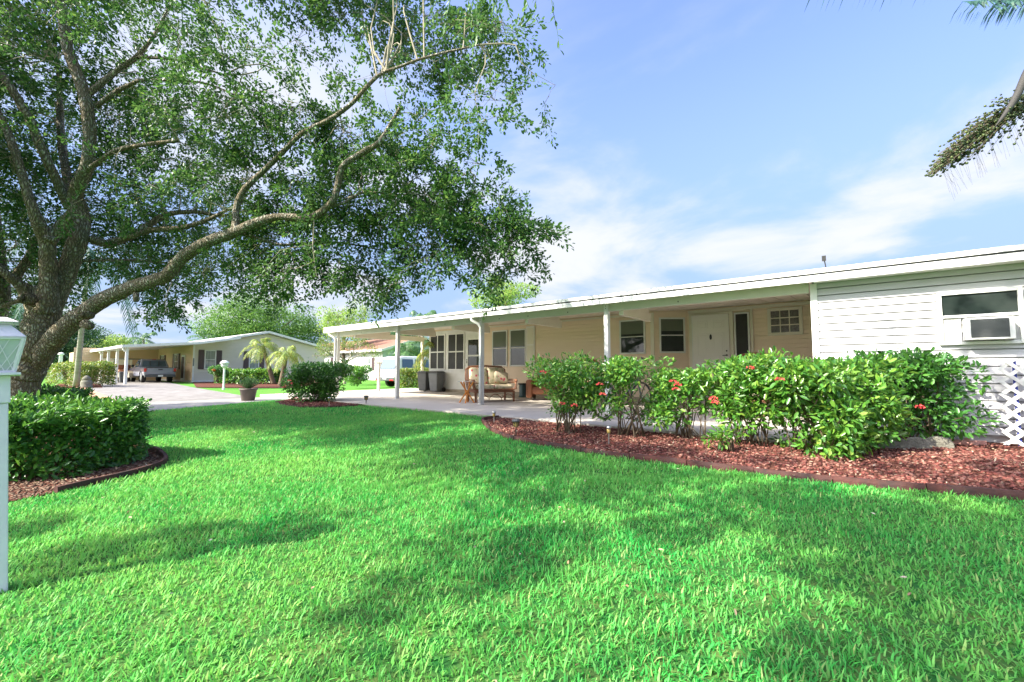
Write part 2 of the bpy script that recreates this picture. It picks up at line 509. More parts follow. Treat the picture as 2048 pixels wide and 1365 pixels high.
def leaves(Pn, A, Nn, Ln, Wn, hexa=True, fold=0.22, droop=0.0):
    """one folded leaf per row: base at Pn, along A, facing Nn"""
    A = unit(A)
    Nn = unit(Nn - A * np.sum(Nn * A, axis=1, keepdims=True))
    S = np.cross(A, Nn)
    Ln = Ln[:, None]; Wn = Wn[:, None]
    n = len(Pn)
    if hexa:
        up = Nn * Wn * fold
        V = np.stack([Pn,
                      Pn + A*Ln*0.30 + S*Wn*0.42 + up*0.8, Pn + A*Ln*0.70 + S*Wn*0.42 + up*0.8 - Nn*Ln*droop*0.5,
                      Pn + A*Ln - Nn*Ln*droop,
                      Pn + A*Ln*0.70 - S*Wn*0.42 + up*0.8 - Nn*Ln*droop*0.5, Pn + A*Ln*0.30 - S*Wn*0.42 + up*0.8], axis=1).reshape(-1, 3)
        b = np.arange(n)[:, None] * 6
        F = np.concatenate([b + np.array([[0, 1, 2, 3]]), b + np.array([[0, 3, 4, 5]])])
    else:
        up = Nn * Wn * fold
        V = np.stack([Pn, Pn + A*Ln*0.5 + S*Wn*0.5 + up, Pn + A*Ln, Pn + A*Ln*0.5 - S*Wn*0.5 + up], axis=1).reshape(-1, 3)
        b = np.arange(n)[:, None] * 4
        F = np.concatenate([b + np.array([[0, 1, 2]]), b + np.array([[0, 2, 3]])])
    return V, F
def np_tubes(S, Rr, seg=3):
    """S (n,k,3) spines, Rr (n,k) radii"""
    n, k, _ = S.shape
    T = np.zeros_like(S)
    T[:, 1:-1] = S[:, 2:] - S[:, :-2]; T[:, 0] = S[:, 1] - S[:, 0]; T[:, -1] = S[:, -1] - S[:, -2]
    T = T / np.maximum(np.linalg.norm(T, axis=2, keepdims=True), 1e-9)
    ref = np.array([0.31, 0.47, 0.83])
    Uv = np.cross(T, ref); Uv = Uv / np.maximum(np.linalg.norm(Uv, axis=2, keepdims=True), 1e-9)
    Wv = np.cross(T, Uv)
    rings = []
    for j in range(seg):
        a = 2 * math.pi * j / seg
        rings.append(S + (Uv * math.cos(a) + Wv * math.sin(a)) * Rr[:, :, None])
    V = np.stack(rings, axis=2).reshape(-1, 3)          # n,k,seg
    b = (np.arange(n)[:, None, None] * k + np.arange(k - 1)[None, :, None]) * seg
    j = np.arange(seg)[None, None, :]; j2 = (j + 1) % seg
    F = np.stack([b + j, b + j2, b + seg + j2, b + seg + j], axis=-1).reshape(-1, 4)
    return V, F
def rdir(n):
    return unit(rng.normal(size=(n, 3)))
def vnoise(Pn, sc, seed=0):
    """cheap smooth 3D noise about 0"""
    r = np.random.default_rng(seed + 100)
    out = np.zeros(len(Pn))
    for i in range(7):
        k = r.normal(size=3) * sc
        out += np.sin(Pn @ k + r.uniform(0, 6.28))
    return out / 3.0
def merge(parts):
    V = []; F = []; b = 0
    for v, f in parts:
        V.append(v); F.append(f + b); b += len(v)
    q = {}
    for f in F: q.setdefault(f.shape[1], []).append(f)
    return np.concatenate(V), [np.concatenate(x) for x in q.values()]

# ------------------------------------------------------------------ ground
def ground_sheet():
    def axis(c):
        a = np.linspace(-1, 1, 150)
        return c + 1.2 * np.sinh(a * 7.2)
    xs = axis(-5); ys = axis(5)
    V = [(x, y, gz(x, y)) for y in ys for x in xs]
    n = len(xs)
    F = np.array([(j*n+i, j*n+i+1, (j+1)*n+i+1, (j+1)*n+i) for j in range(len(ys)-1) for i in range(n-1)])
    struct(np_mesh('ground', V, F, M_ground, smooth=True))
M_ground = mat('distant_lawn', (0.07, 0.22, 0.03), 0.95, 0.1, noise=(2.2, (0.14, 0.30, 0.05), 0.8), bump=(30, 0.8))
ground_sheet()
def patch(name, c, nu, nv, dz, m, kind='structure', thick=0.0):
    """bilinear patch over four ground corners (x, y), riding dz above the ground"""
    V = []; F = []
    for j in range(nv + 1):
        for i in range(nu + 1):
            a, b = i / nu, j / nv
            x = (c[0][0]*(1-a)+c[1][0]*a)*(1-b) + (c[3][0]*(1-a)+c[2][0]*a)*b
            y = (c[0][1]*(1-a)+c[1][1]*a)*(1-b) + (c[3][1]*(1-a)+c[2][1]*a)*b
            V.append((x, y, gz(x, y) + dz))
    for j in range(nv):
        for i in range(nu):
            F.append((j*(nu+1)+i, j*(nu+1)+i+1, (j+1)*(nu+1)+i+1, (j+1)*(nu+1)+i))
    o = np_mesh(name, V, np.array(F), m, smooth=True)
    return struct(o, kind) if kind else o
def xroad(y):
    if y < 2.2: return -12.3
    return max(-12.3 - 0.5 * (y - 2.2), -13.9)
# the concrete lane between the two homes, in strips that follow its near edge
mbx = MB()
ys = [-60, -30, -12, -5, 0, 2.2, 3.3, 4.4, 5.4, 6.5, 10, 14, 20, 32, 60]
for a, b in zip(ys[:-1], ys[1:]):
    for k in range(4):
        def X(y, q): 
            e = xroad(y)
            return -15.95 + (e + 15.95) * q / 4
        p = [(X(a, k), a), (X(a, k+1), a), (X(b, k+1), b), (X(b, k), b)]
        mbx.add([(x, y, gz(x, y) + 0.022) for x, y in p], [(0, 1, 2, 3)])
struct(mbx.build('road', M_road))
# patio slab under the roof
mb = MB(); mb.box(-16.8, -0.52, 6.4, 13.1, -0.22, 0.0)
struct(mb.build('patio', M_conc, bevel=0.01))

def in_main_bed(x, y):
    """the red mulch bed in front of the patio and the wing"""
    if x < -5.6 or x > 12: return False
    yf = bed_front(x)
    yb = 6.4 if x < -0.52 else 8.25
    return yf < y < yb
BEDPX = [(962, 842), (978, 862), (1010, 877), (1060, 890), (1180, 910), (1400, 938), (1700, 972), (2048, 1003)]
BED = [G(*p) for p in BEDPX]
BEDXY = [(p.x, p.y) for p in BED]
BEDXY.append((BEDXY[-1][0] + 4, BEDXY[-1][1] + 1.2))
BEDXY.insert(0, (BEDXY[0][0] + 0.15, 6.38))
def bed_front(x):
    b = BEDXY
    if x <= b[1][0]: return b[0][1]
    for (x0, y0), (x1, y1) in zip(b[1:-1], b[2:]):
        if x0 <= x <= x1: return y0 + (y1 - y0) * (x - x0) / max(x1 - x0, 1e-6)
    return b[-1][1]
LBPX = [(-120, 1040), (20, 1008), (110, 990), (180, 972), (260, 955), (318, 938), (335, 925), (318, 908), (268, 893)]
LB = [G(*p) for p in LBPX]
LBXY = [(p.x, p.y) for p in LB]
LBXY += [tuple(G(*q).to_2d()) for q in [(225, 874), (110, 872), (-40, 880), (-260, 900), (-420, 960), (-340, 1060)]]
RBC = G(640, 808)
def in_poly(x, y, poly):
    c = False
    n = len(poly)
    j = n - 1
    for i in range(n):
        xi, yi = poly[i]; xj, yj = poly[j]
        if (yi > y) != (yj > y) and x < (xj - xi) * (y - yi) / (yj - yi) + xi: c = not c
        j = i
    return c
RBXY = [G(*p).to_2d() for p in [(552, 806), (565, 812), (600, 817), (650, 817), (700, 815), (745, 810)]]
RBXY = [(v.x, v.y) for v in RBXY] + [(-9.95, 6.42), (-14.2, 6.42)]
def is_lawn(x, y):
    if y > 6.39 or x < xroad(y) + 0.02: return False
    if in_main_bed(x, y): return False
    if in_poly(x, y, LBXY): return False
    if in_poly(x, y, RBXY): return False
    return True
# lawn under the blades and the beds
def poly_sheet(name, pts, dz, m, step=0.35):
    xs = [p[0] for p in pts]; yy = [p[1] for p in pts]
    import bmesh
    bm = bmesh.new()
    vs = [bm.verts.new((p[0], p[1], 0)) for p in pts]
    f = bm.faces.new(vs)
    bmesh.ops.triangulate(bm, faces=[f])
    for _ in range(3):
        bmesh.ops.subdivide_edges(bm, edges=[e for e in bm.edges if e.calc_length() > step], cuts=1, use_grid_fill=True)
    bmesh.ops.triangulate(bm, faces=bm.faces)
    for v in bm.verts: v.co.z = gz(v.co.x, v.co.y) + dz
    bm.normal_update()
    for f in bm.faces:
        if f.normal.z < 0: f.normal_flip()
    me = bpy.data.meshes.new(name); bm.to_mesh(me); bm.free()
    me.materials.append(m)
    o = bpy.data.objects.new(name, me); COL.objects.link(o)
    return struct(o)
patch('lawn', [(-12.0, -8), (10, -8), (10, 6.38), (-12.0, 6.38)], 50, 40, 0.006, M_soil)
bedpoly = BEDXY + [(BEDXY[-1][0], 8.3), (-0.5, 8.3), (-0.5, 6.385)]
poly_sheet('mulch_bed', bedpoly, 0.022, M_mulch)
poly_sheet('mulch_bed', LBXY, 0.022, M_mulch)
poly_sheet('mulch_bed', RBXY, 0.03, M_mulch)

# ------------------------------------------------------------------ grass
def grass_field():
    pts = []; sz = []
    for (n, x0, x1, y0, y1, near, far, L) in [(220000, -7, 5, -2.0, 5.6, 0, 4.3, 1.0), (210000, -14, 3, -2.0, 6.4, 4.0, 9.5, 1.3), (70000, -15, 0, -2, 6.4, 9.3, 20, 1.9)]:
        xs = rng.uniform(x0, x1, n * 2); yy = rng.uniform(y0, y1, n * 2)
        f = xs * FW.x + yy * FW.y
        s = xs * RT.x + yy * RT.y
        ok = (f > 0.9) & (f > near) & (f < far) & (np.abs(s) < f * 1.28 + 0.7)
        xs = xs[ok][:n]; yy = yy[ok][:n]
        keep = [i for i in range(len(xs)) if is_lawn(xs[i], yy[i])]
        xs = xs[keep]; yy = yy[keep]
        pts.append(np.stack([xs, yy], 1)); sz.append(np.full(len(xs), L))
    # short tufts all round, thinly, for views from the side
    xs = rng.uniform(-12, 8, 40000); yy = rng.uniform(-5, 6.3, 40000)
    keep = [i for i in range(len(xs)) if is_lawn(xs[i], yy[i])]
    pts.append(np.stack([xs[keep], yy[keep]], 1)); sz.append(np.full(len(keep), 1.2))
    XY = np.concatenate(pts); sz = np.concatenate(sz)
    n = len(XY)
    Z = np.array([gz(x, y) for x, y in XY])
    P0 = np.column_stack([XY, Z])
    nz = vnoise(P0, 1.6, 3)
    nz2 = vnoise(P0, 11.0, 8)
    H = (0.024 + 0.030 * rng.random(n) ** 1.6) * (1 + 0.10 * nz + 0.20 * nz2) * (0.75 + 0.25 * sz)
    Wd = (0.0040 + 0.0042 * rng.random(n)) * sz
    az = rng.uniform(0, 6.283, n)
    lean = rng.uniform(0.35, 1.5, n)
    D = np.stack([np.cos(az), np.sin(az), np.zeros(n)], 1)
    S = np.stack([-np.sin(az), np.cos(az), np.zeros(n)], 1)
    up = np.array([0, 0, 1.0])
    a1 = P0 + (D * np.sin(lean * 0.5)[:, None] + up * np.cos(lean * 0.5)[:, None]) * (H * 0.55)[:, None]
    a2 = a1 + (D * np.sin(lean)[:, None] + up * np.cos(lean)[:, None]) * (H * 0.55)[:, None]
    w = S * Wd[:, None]
    V = np.stack([P0 - w*0.5, P0 + w*0.5, a1 + w*0.55, a1 - w*0.55, a2 + w*0.12, a2 - w*0.12], 1).reshape(-1, 3)
    b = np.arange(n)[:, None] * 6
    F = np.concatenate([b + np.array([[0, 1, 2, 3]]), b + np.array([[3, 2, 4, 5]])])
    o = np_mesh('grass', V, F, M_grass)
    struct(o, 'stuff')
    tag(o, 'bright green lawn grass of broad short blades', 'grass')
grass_field()

# ------------------------------------------------------------------ mulch chips and litter
def chips(name, n, sampler, s0, s1, m, dz, flat=0.6, label='', cat=''):
    pts = []
    while len(pts) < n:
        x, y = sampler()
        pts.append((x, y, gz(x, y) + dz))
    Pn = np.array(pts)
    base = np.array([(1,0,0),(0,1,0),(-1,0,0),(0,-1,0),(0,0,1),(0,0,-1)], float)
    s = rng.uniform(s0, s1, (n, 1, 1)) * (1 + 0.5 * rng.normal(size=(n, 6, 1)) * 0.4)
    A = rdir(n); B = unit(np.cross(A, rdir(n))); C = np.cross(A, B)
    Rm = np.stack([A, B, C], 1)
    V = np.einsum('kj,njl->nkl', base, Rm) * s
    V[:, :, 2] *= flat
    V += Pn[:, None, :]
    F0 = np.array([(0,1,4),(1,2,4),(2,3,4),(3,0,4),(1,0,5),(2,1,5),(3,2,5),(0,3,5)])
    F = (np.arange(n)[:, None, None] * 6 + F0[None]).reshape(-1, 3)
    o = np_mesh(name, V.reshape(-1, 3), F, m)
    struct(o, 'stuff'); tag(o, label, cat)
    return o
def samp_main():
    while True:
        x = rnd.uniform(-5.5, 3.2); y = rnd.uniform(4.4, 8.1)
        if in_main_bed(x, y + 0.0) and y > bed_front(x) + 0.06 and (y < 7.4 or rnd.random() < 0.5): return x, y
chips('lava_rock', 15000, samp_main, 0.010, 0.026, M_lava, 0.028, label='red lava rock spread over the bed before the patio', cat='gravel')
def samp_left():
    while True:
        x = rnd.uniform(-8.0, -2.2); y = rnd.uniform(-1.5, 3.4)
        if in_poly(x, y, LBXY): return x, y
chips('wood_chip', 5000, samp_left, 0.008, 0.024, M_chip, 0.026, flat=0.3, label='dry leaf and bark litter in the bed under the oak', cat='mulch')
def samp_round():
    while True:
        x = rnd.uniform(-14.2, -9.9); y = rnd.uniform(5.0, 6.42)
        if in_poly(x, y, RBXY): return x, y
chips('mulch_chip', 2500, samp_round, 0.014, 0.03, M_lava, 0.035, label='red mulch round the clipped bush at the patio corner', cat='mulch')
def litter():
    n = 1500
    Pn = []
    for i in range(n):
        x, y = samp_main() if i < 1200 else samp_left()
        Pn.append((x, y, gz(x, y) + 0.045))
    Pn = np.array(Pn)
    V, F = leaves(Pn, rdir(n) * [1, 1, 0.15], np.tile([0, 0, 1.0], (n, 1)) + rdir(n) * 0.4, rng.uniform(0.02, 0.05, n), rng.uniform(0.008, 0.018, n))
    o = np_mesh('fallen_leaf_litter', V, F, M_litter); struct(o, 'stuff'); tag(o, 'dry tan leaves fallen among the red rock', 'leaf litter')
litter()

def lawn_leaves():
    Pn = []
    while len(Pn) < 160:
        x = rnd.uniform(-11, 4); y = rnd.uniform(0.5, 6.3)
        if is_lawn(x, y): Pn.append((x, y, gz(x, y) + 0.045))
    n = len(Pn)
    V, F = leaves(np.array(Pn), rdir(n) * [1, 1, 0.2], np.tile([0, 0, 1.0], (n, 1)) + rdir(n) * 0.5, rng.uniform(0.02, 0.04, n), rng.uniform(0.010, 0.017, n))
    o = np_mesh('fallen_leaves', V, F, M_litter); struct(o, 'stuff'); tag(o, 'brown oak leaves fallen here and there on the lawn', 'fallen leaves')
lawn_leaves()

# ------------------------------------------------------------------ edging
def edging(name, pts, h, t, label, seglen=0.62, lift=0.0):
    root = thing(name, label, 'garden edging', (pts[0][0], pts[0][1], gz(*pts[0])), group='red brown borders of the beds')
    P2 = [Vector(p) for p in pts]
    # resample
    out = [P2[0]]
    step = 0.06
    for a, b in zip(P2[:-1], P2[1:]):
        d = (b - a).length; n = max(1, int(d / step))
        for k in range(1, n + 1): out.append(a + (b - a) * k / n)
    # smooth
    for _ in range(10):
        out = [out[0]] + [(out[i-1] + out[i]*2 + out[i+1]) / 4 for i in range(1, len(out)-1)] + [out[-1]]
    per = max(2, int(seglen / step))
    i = 0; c = 0
    while i < len(out) - 1:
        seg = out[i:i+per+1]
        if len(seg) < 2: break
        mb = MB()
        vs = []; fs = []
        jl = rnd.uniform(-0.006, 0.006)
        for q, p in enumerate(seg):
            gi = i + q
            a = out[max(gi-1, 0)]; b = out[min(gi+1, len(out)-1)]
            d = (b - a).normalized(); nrm = Vector((-d.y, d.x))
            pp = p - d * (0.004 if q == len(seg)-1 else 0) + d * (0.004 if q == 0 else 0)
            g0 = gz(pp.x, pp.y) + jl + lift
            for s, z in ((-1, -0.05), (-1, h*0.6), (-0.75, h), (0.75, h), (1, h*0.6), (1, -0.05)):
                vs.append((pp.x + nrm.x*s*t/2, pp.y + nrm.y*s*t/2, g0 + z))
        k = 6
        for q in range(len(seg)-1):
            for s in range(k):
                s2 = (s+1) % k
                fs.append((q*k+s, (q+1)*k+s, (q+1)*k+s2, q*k+s2))
        fs.append(tuple(range(k))); fs.append(tuple((len(seg)-1)*k + s for s in range(k-1, -1, -1)))
        mb.add(vs, fs)
        mb.build('edging_piece', M_edge, root)
        i += per; c += 1
    return root
edging('garden_edging', [tuple(p) for p in BEDXY[0:]], 0.070, 0.045, 'long red brown edging between the lawn and the lava rock bed')
edging('garden_edging', LBXY[2:9], 0.075, 0.05, 'curved red brown edging round the bed at the foot of the hedge', lift=0.0)
edging('garden_edging', RBXY[:6], 0.05, 0.05, 'low dark edging round the clipped bush by the patio corner')

# ------------------------------------------------------------------ house parts
def siding(mb, p0, p1, z0, z1, pitch=0.11, lip=0.012, clip=None, gk=0.075, gd=0.012):
    """lap siding from p0 to p1 (x, y); outward is to the right of p0 -> p1. clip(z) -> (u0, u1) range along it"""
    p0 = Vector(p0); p1 = Vector(p1)
    Ln = (p1 - p0).length
    d = (p1 - p0) / Ln
    n = Vector((d.y, -d.x))
    def pt(u, o, z): 
        q = p0 + d * u + n * o
        return (q.x, q.y, z)
    z = z0
    vs = []; fs = []
    while z < z1 - 1e-6:
        zt = min(z + pitch, z1)
        a0, a1 = clip(z) if clip else (0, Ln)
        b0, b1 = clip(zt) if clip else (0, Ln)
        if a1 - a0 < 0.01: break
        if b1 < b0: b0 = b1 = (a0 + a1) / 2
        b = len(vs)
        g = pitch * gk
        vs += [pt(a0, lip, z), pt(a1, lip, z), pt(b1, 0.003, zt-g), pt(b0, 0.003, zt-g), pt(a0, -gd, z), pt(a1, -gd, z), pt(b1, -gd, zt-g), pt(b0, -gd, zt-g), pt(b1, -gd, zt), pt(b0, -gd, zt)]
        fs += [(b, b+1, b+2, b+3), (b+4, b+5, b+1, b), (b+3, b+2, b+6, b+7), (b+7, b+6, b+8, b+9)]
        z = zt
    mb.add(vs, fs)
def frameM(x, y, z, nx, ny):
    """local x along the wall (to the viewer's right), local -y outward, z up"""
    n = Vector((nx, ny, 0)).normalized()
    r = Vector((-n.y, n.x, 0))
    return Matrix(((r.x, -n.x, 0, x), (r.y, -n.y, 0, y), (0, 0, 1, z), (0, 0, 0, 1)))
def window(parent, M, w, h, cols=1, rows=2, fw=0.045, proud=0.03, fm=None, pm=None, bars=0.022, upper=None, label=None):
    """M at the centre of the window on the wall's face; local -y outward"""
    fm = fm or M_white; pm = pm or M_glass
    f = MB(M)
    hw, hh = w/2, h/2
    f.box(-hw, -hw+fw, -proud, 0.004, -hh, hh); f.box(hw-fw, hw, -proud, 0.004, -hh, hh)
    f.box(-hw+fw, hw-fw, -proud, 0.004, hh-fw, hh); f.box(-hw+fw, hw-fw, -proud, 0.004, -hh, -hh+fw)
    for i in range(1, cols):
        x = -hw + fw + (w - 2*fw) * i / cols
        f.box(x-bars/2, x+bars/2, -proud*0.8, 0.002, -hh+fw, hh-fw)
    for j in range(1, rows):
        z = -hh + fw + (h - 2*fw) * j / rows
        f.box(-hw+fw, hw-fw, -proud*0.86, 0.001, z-bars/2-0.002, z+bars/2+0.002)
    o = f.build('window', fm, parent, bevel=0.003)
    if label: o['label'] = label
    p = MB(M)
    p.box(-hw+fw*0.6, hw-fw*0.6, -proud*0.45, -0.001, -hh+fw*0.6, hh-fw*0.6)
    p.build('pane', pm, o)
    if upper:
        q = MB(M)
        q.box(-hw+fw*0.9, hw-fw*0.9, -proud*0.55, -proud*0.46, upper, hh-fw*0.9)
        q.build('blind', M_blind, o)
    return o

# ------------------------------------------------------------------ the main home
YP, YW, YD = 8.2, 11.9, 12.5        # post line, recessed wall, entrance wall
house = thing('mobile_home', 'long low home with a carport roof on white posts and beige recessed wall', 'house', (-7, 10, 0))
def zc(y): return 2.30 + 0.063 * (y - 8.2)
# wing wall and its closed body
mb = MB(); siding(mb, (-0.53, YP), (9.0, YP), 0.06, 2.36, 0.1105, 0.018, gk=0.12, gd=0.045)
mb.box(-0.52, 9.0, YP + 0.05, YP + 0.1, -0.1, 2.4)
mb.box(-0.53, -0.43, YP + 0.101, YD + 0.4, -0.1, 2.4)
mb.build('wing_wall', M_whitesiding, house)
mb = MB(); mb.box(-0.56, -0.47, YP - 0.03, YP - 0.0, 0.0, 2.24)
mb.box(-0.56, -0.532, YP + 0.001, YP + 0.10, 0.0, 2.24)
mb.build('corner_trim', M_white, house, bevel=0.004)
# recessed walls
a45 = (-3.73, 12.5)
mb = MB()
siding(mb, (-11.0, YW), (-4.49, YW), 0.10, 2.53, 0.1105, 0.010, gk=0.11, gd=0.014)
siding(mb, (-4.49, YW), a45, 0.10, 2.56, 0.1105, 0.010, gk=0.11, gd=0.014)
siding(mb, a45, (-0.53, YD), 0.10, 2.57, 0.1105, 0.010, gk=0.11, gd=0.014)
mb.build('recessed_wall', M_beige, house)
mb = MB(); mb.box(-14.02, -4.55, YW + 0.016, 21, -0.1, 2.56); mb.box(-4.55, -0.54, 12.62, 21, -0.1, 2.6)
mb.add([(-4.49, YW+0.012, -0.1), (-3.73, 12.512, -0.1), (-3.73, 12.63, -0.1), (-4.56, YW+0.012, -0.1),
        (-4.49, YW+0.012, 2.57), (-3.73, 12.512, 2.57), (-3.73, 12.63, 2.57), (-4.56, YW+0.012, 2.57)],
       [(0,1,5,4), (1,2,6,5), (4,5,6,7), (3,0,4,7)])
mb.box(-3.73, -0.54, 12.516, 12.62, -0.1, 2.57)
mb.build('wall_core', M_beige, house)
# corner trims
mb = MB()
mb.box(-4.56, -4.46, YW - 0.022, YW + 0.001, 0.1, 2.50)
mb.build('corner_trim', M_cream, house, bevel=0.003)
# top trim strip at the ceiling
mb = MB(); mb.box(-11.0, -4.57, YW - 0.03, YW - 0.012, 2.44, 2.50); mb.build('ceiling_trim', M_cream, house)
mb = MB(); mb.box(-3.7, -0.54, YD - 0.03, YD - 0.012, 2.46, 2.535); mb.build('ceiling_trim', M_cream, house)
# foot curb
mb = MB(); mb.box(-14.02, -0.54, YW - 0.04, YW - 0.014, 0.0, 0.11); mb.build('foot_curb', M_curb, house)
mb = MB(); mb.box(-4.4, -0.57, 11.75, 12.48, 0.002, 0.30); mb.build('entry_step', M_conc, house, bevel=0.01)
# roof: a thin pan roof over the carport and low slope over the home
prof = [(7.93, 2.335), (13.0, 2.335 + 0.063*5.07), (16.8, 3.05), (21.5, 2.62), (21.5, 2.70), (16.8, 3.14), (13.0, 2.76), (7.93, 2.415)]
mb = MB(); mb.prism(prof, -15.22, 9.2, 'x'); mb.build('roof', M_white, house)
mb = MB(); mb.prism([(7.885, 2.225), (7.93, 2.225), (7.93, 2.322), (7.885, 2.322)], -15.24, 9.22, 'x')
mb.build('fascia', M_white, house)
mb = MB(); mb.prism([(7.89, 2.352), (7.93, 2.352), (7.93, 2.418), (7.89, 2.418)], -15.24, 9.22, 'x'); mb.build('roof_edge', M_white, house)
mb = MB(); mb.box(-15.23, 9.2, 7.91, 7.93, 2.323, 2.351); mb.build('gutter_gap', M_black, house)
mb = MB(); mb.prism([(7.93, 2.231), (7.93, 2.31), (12.7, 2.31), (12.7, 2.231)], -15.24, -15.2, 'x'); mb.build('end_fascia', M_white, house)
# ceiling with pan ribs
mb = MB()
x = -15.18
while x < -0.6:
    x1 = min(x + 0.30, -0.55)
    mb.prism([(7.94, zc(7.94)), (13.0, zc(13.0)), (13.0, zc(13.0)+0.03), (7.94, zc(7.94)+0.03)], x, x1 - 0.02, 'x')
    x += 0.30
mb.build('ceiling', M_ceil, house)
mb = MB(); mb.box(-0.5, 9.0, 7.94, YP - 0.016, 2.24, 2.27); mb.build('soffit', M_white, house)
# front beam
mb = MB(); mb.box(-15.15, -0.575, YP - 0.045, YP + 0.045, 2.10, 2.292); mb.build('front_beam', M_grey_green, house, bevel=0.004)
mb = MB(); mb.box(-14.98, -14.88, YP + 0.05, 12.3, 2.12, 2.31); mb.build('end_beam', M_cream, house, bevel=0.004)
# short stub beams that carry the pans
for X0 in (-13.75, -11.25, -8.77, -6.2, -3.77):
    mb = MB(); mb.box(X0 - 0.05, X0 + 0.05, YP + 0.05, YP + 1.55, 2.005, 2.185)
    mb.box(X0 - 0.03, X0 + 0.03, YP + 0.05, YP + 1.50, 2.186, 2.29)
    mb.build('stub_beam', M_cream, house, bevel=0.003)
# dark screw heads on the beam
for X0 in (-13.2, -11.0, -9.0, -7.0, -6.1, -5.0, -2.6):
    mb = MB(); mb.box(X0, X0+0.02, YP-0.05, YP-0.0455, 2.15, 2.175); mb.build('screw', M_black, house)
# joints of the fascia lengths
for X0 in (-11.4, -7.8, -4.1, -0.45, 3.2):
    mb = MB(); mb.box(X0, X0 + 0.035, 7.878, 7.8845, 2.226, 2.321); mb.build('fascia_joint', M_white, house)
# posts
POSTX = [-14.7, -11.15, -7.6, -4.05]
for i, X0 in enumerate(POSTX):
    mb = MB(); mb.box(X0-0.045, X0+0.045, YP-0.091, YP-0.047, 0.0, 2.26); mb.box(X0-0.045, X0+0.045, YP-0.046, YP+0.02, 0.0, 2.098)
    mb.box(X0-0.065, X0+0.065, YP-0.105, YP+0.03, 0.0, 0.012)
    p = mb.build('post', M_white, house, bevel=0.004)
    mb = MB(); mb.box(X0-0.008, X0+0.008, YP-0.097, YP-0.0915, 2.20, 2.215)
    mb.build('bolt', M_black, p)
    mb = MB(); mb.box(X0-0.008, X0+0.008, YP-0.097, YP-0.0915, 2.15, 2.165)
    mb.build('bolt', M_black, p)
mb = MB(); mb.box(-14.98, -14.88, 12.18, 12.28, 0.0, 2.118); mb.build('post', M_cream, house, bevel=0.004)
# downspouts
def downspout(X0, m=M_white):
    mb = MB()
    mb.tube([(X0-0.15, 7.92, 2.24), (X0-0.13, 7.93, 2.16), (X0+0.02, 8.02, 2.06), (X0+0.05, YP-0.13, 1.98), (X0+0.05, YP-0.13, 0.9), (X0+0.05, YP-0.13, 0.03)],
            [0.035, 0.038, 0.04, 0.038, 0.037, 0.037], 8)
    mb.build('downspout', m, house, smooth=True)
downspout(-7.6); downspout(-14.78)
# screened sun room at the far end
mb = MB()
mb.box(-14.05, -11.0, YW - 0.03, YW + 0.0, 0.111, 2.46)
mb.build('sunroom_wall', M_white, house)
def screenwin(x0, x1, z0, z1, open_left=False):
    M = frameM((x0+x1)/2, YW-0.031, (z0+z1)/2, 0, -1)
    return window(house, M, x1-x0, z1-z0, cols=2, rows=1 if open_left else 2, fw=0.05, proud=0.04, pm=M_screen, bars=0.045)
screenwin(-13.97, -13.04, 0.88, 2.33)
screenwin(-12.89, -11.93, 0.86, 2.33)
# screen door
M = frameM(-11.43, YW-0.031, 1.15, 0, -1)
mb = MB(M)
for b in ((-0.40, -0.30, -1.0, 1.0), (0.30, 0.40, -1.0, 1.0), (-0.30, 0.30, 0.88, 1.0), (-0.30, 0.30, 0.24, 0.30), (-0.30, 0.30, -1.0, -0.42)):
    mb.box(b[0], b[1], -0.04, 0.0, b[2], b[3])
d = mb.build('screen_door', M_white, house, bevel=0.004, label='white screen door with two dark panes')
mb = MB(M); mb.box(-0.30, 0.30, -0.02, -0.004, -0.42, 0.24); mb.box(-0.30, 0.30, -0.02, -0.004, 0.30, 0.88); mb.build('pane', M_glass, d)
mb = MB(M); mb.tube([(-0.35, -0.05, 0.07), (-0.35, -0.05, -0.02)], 0.014, 6); mb.box(-0.37, -0.33, -0.055, -0.041, 0.10, 0.13); mb.build('handle', M_black, d)
# double window with one shutter
for c in (-10.16, -9.32):
    window(house, frameM(c, YW-0.012, 1.655, 0, -1), 0.72, 1.31, 1, 2, pm=M_glass, upper=0.05)
mb = MB(frameM(-8.76, YW-0.012, 1.69, 0, -1))
mb.box(-0.18, 0.18, -0.03, 0.0, -0.69, 0.69)
sh = mb.build('shutter', M_door, house, bevel=0.004)
mb = MB(frameM(-8.76, YW-0.042, 1.69, 0, -1))
for z0, z1 in ((-0.63, 0.02), (0.07, 0.63)):
    mb.box(-0.13, 0.13, -0.008, 0.0, z0, z1)
mb.build('shutter_panel', M_cream, sh, bevel=0.006)
window(house, frameM(-5.10, YW-0.012, 1.84, 0, -1), 0.78, 1.0, 1, 2, pm=M_glass, upper=0.08)
c45 = Vector((-4.49, YW)) + (Vector(a45) - Vector((-4.49, YW))).normalized() * 0.525
n45 = (Vector(a45) - Vector((-4.49, YW))).normalized(); n45 = Vector((n45.y, -n45.x))
window(house, frameM(c45.x + n45.x*0.012, c45.y + n45.y*0.012, 1.855, n45.x, n45.y), 0.72, 1.0, 1, 2, pm=M_glass, upper=0.12)
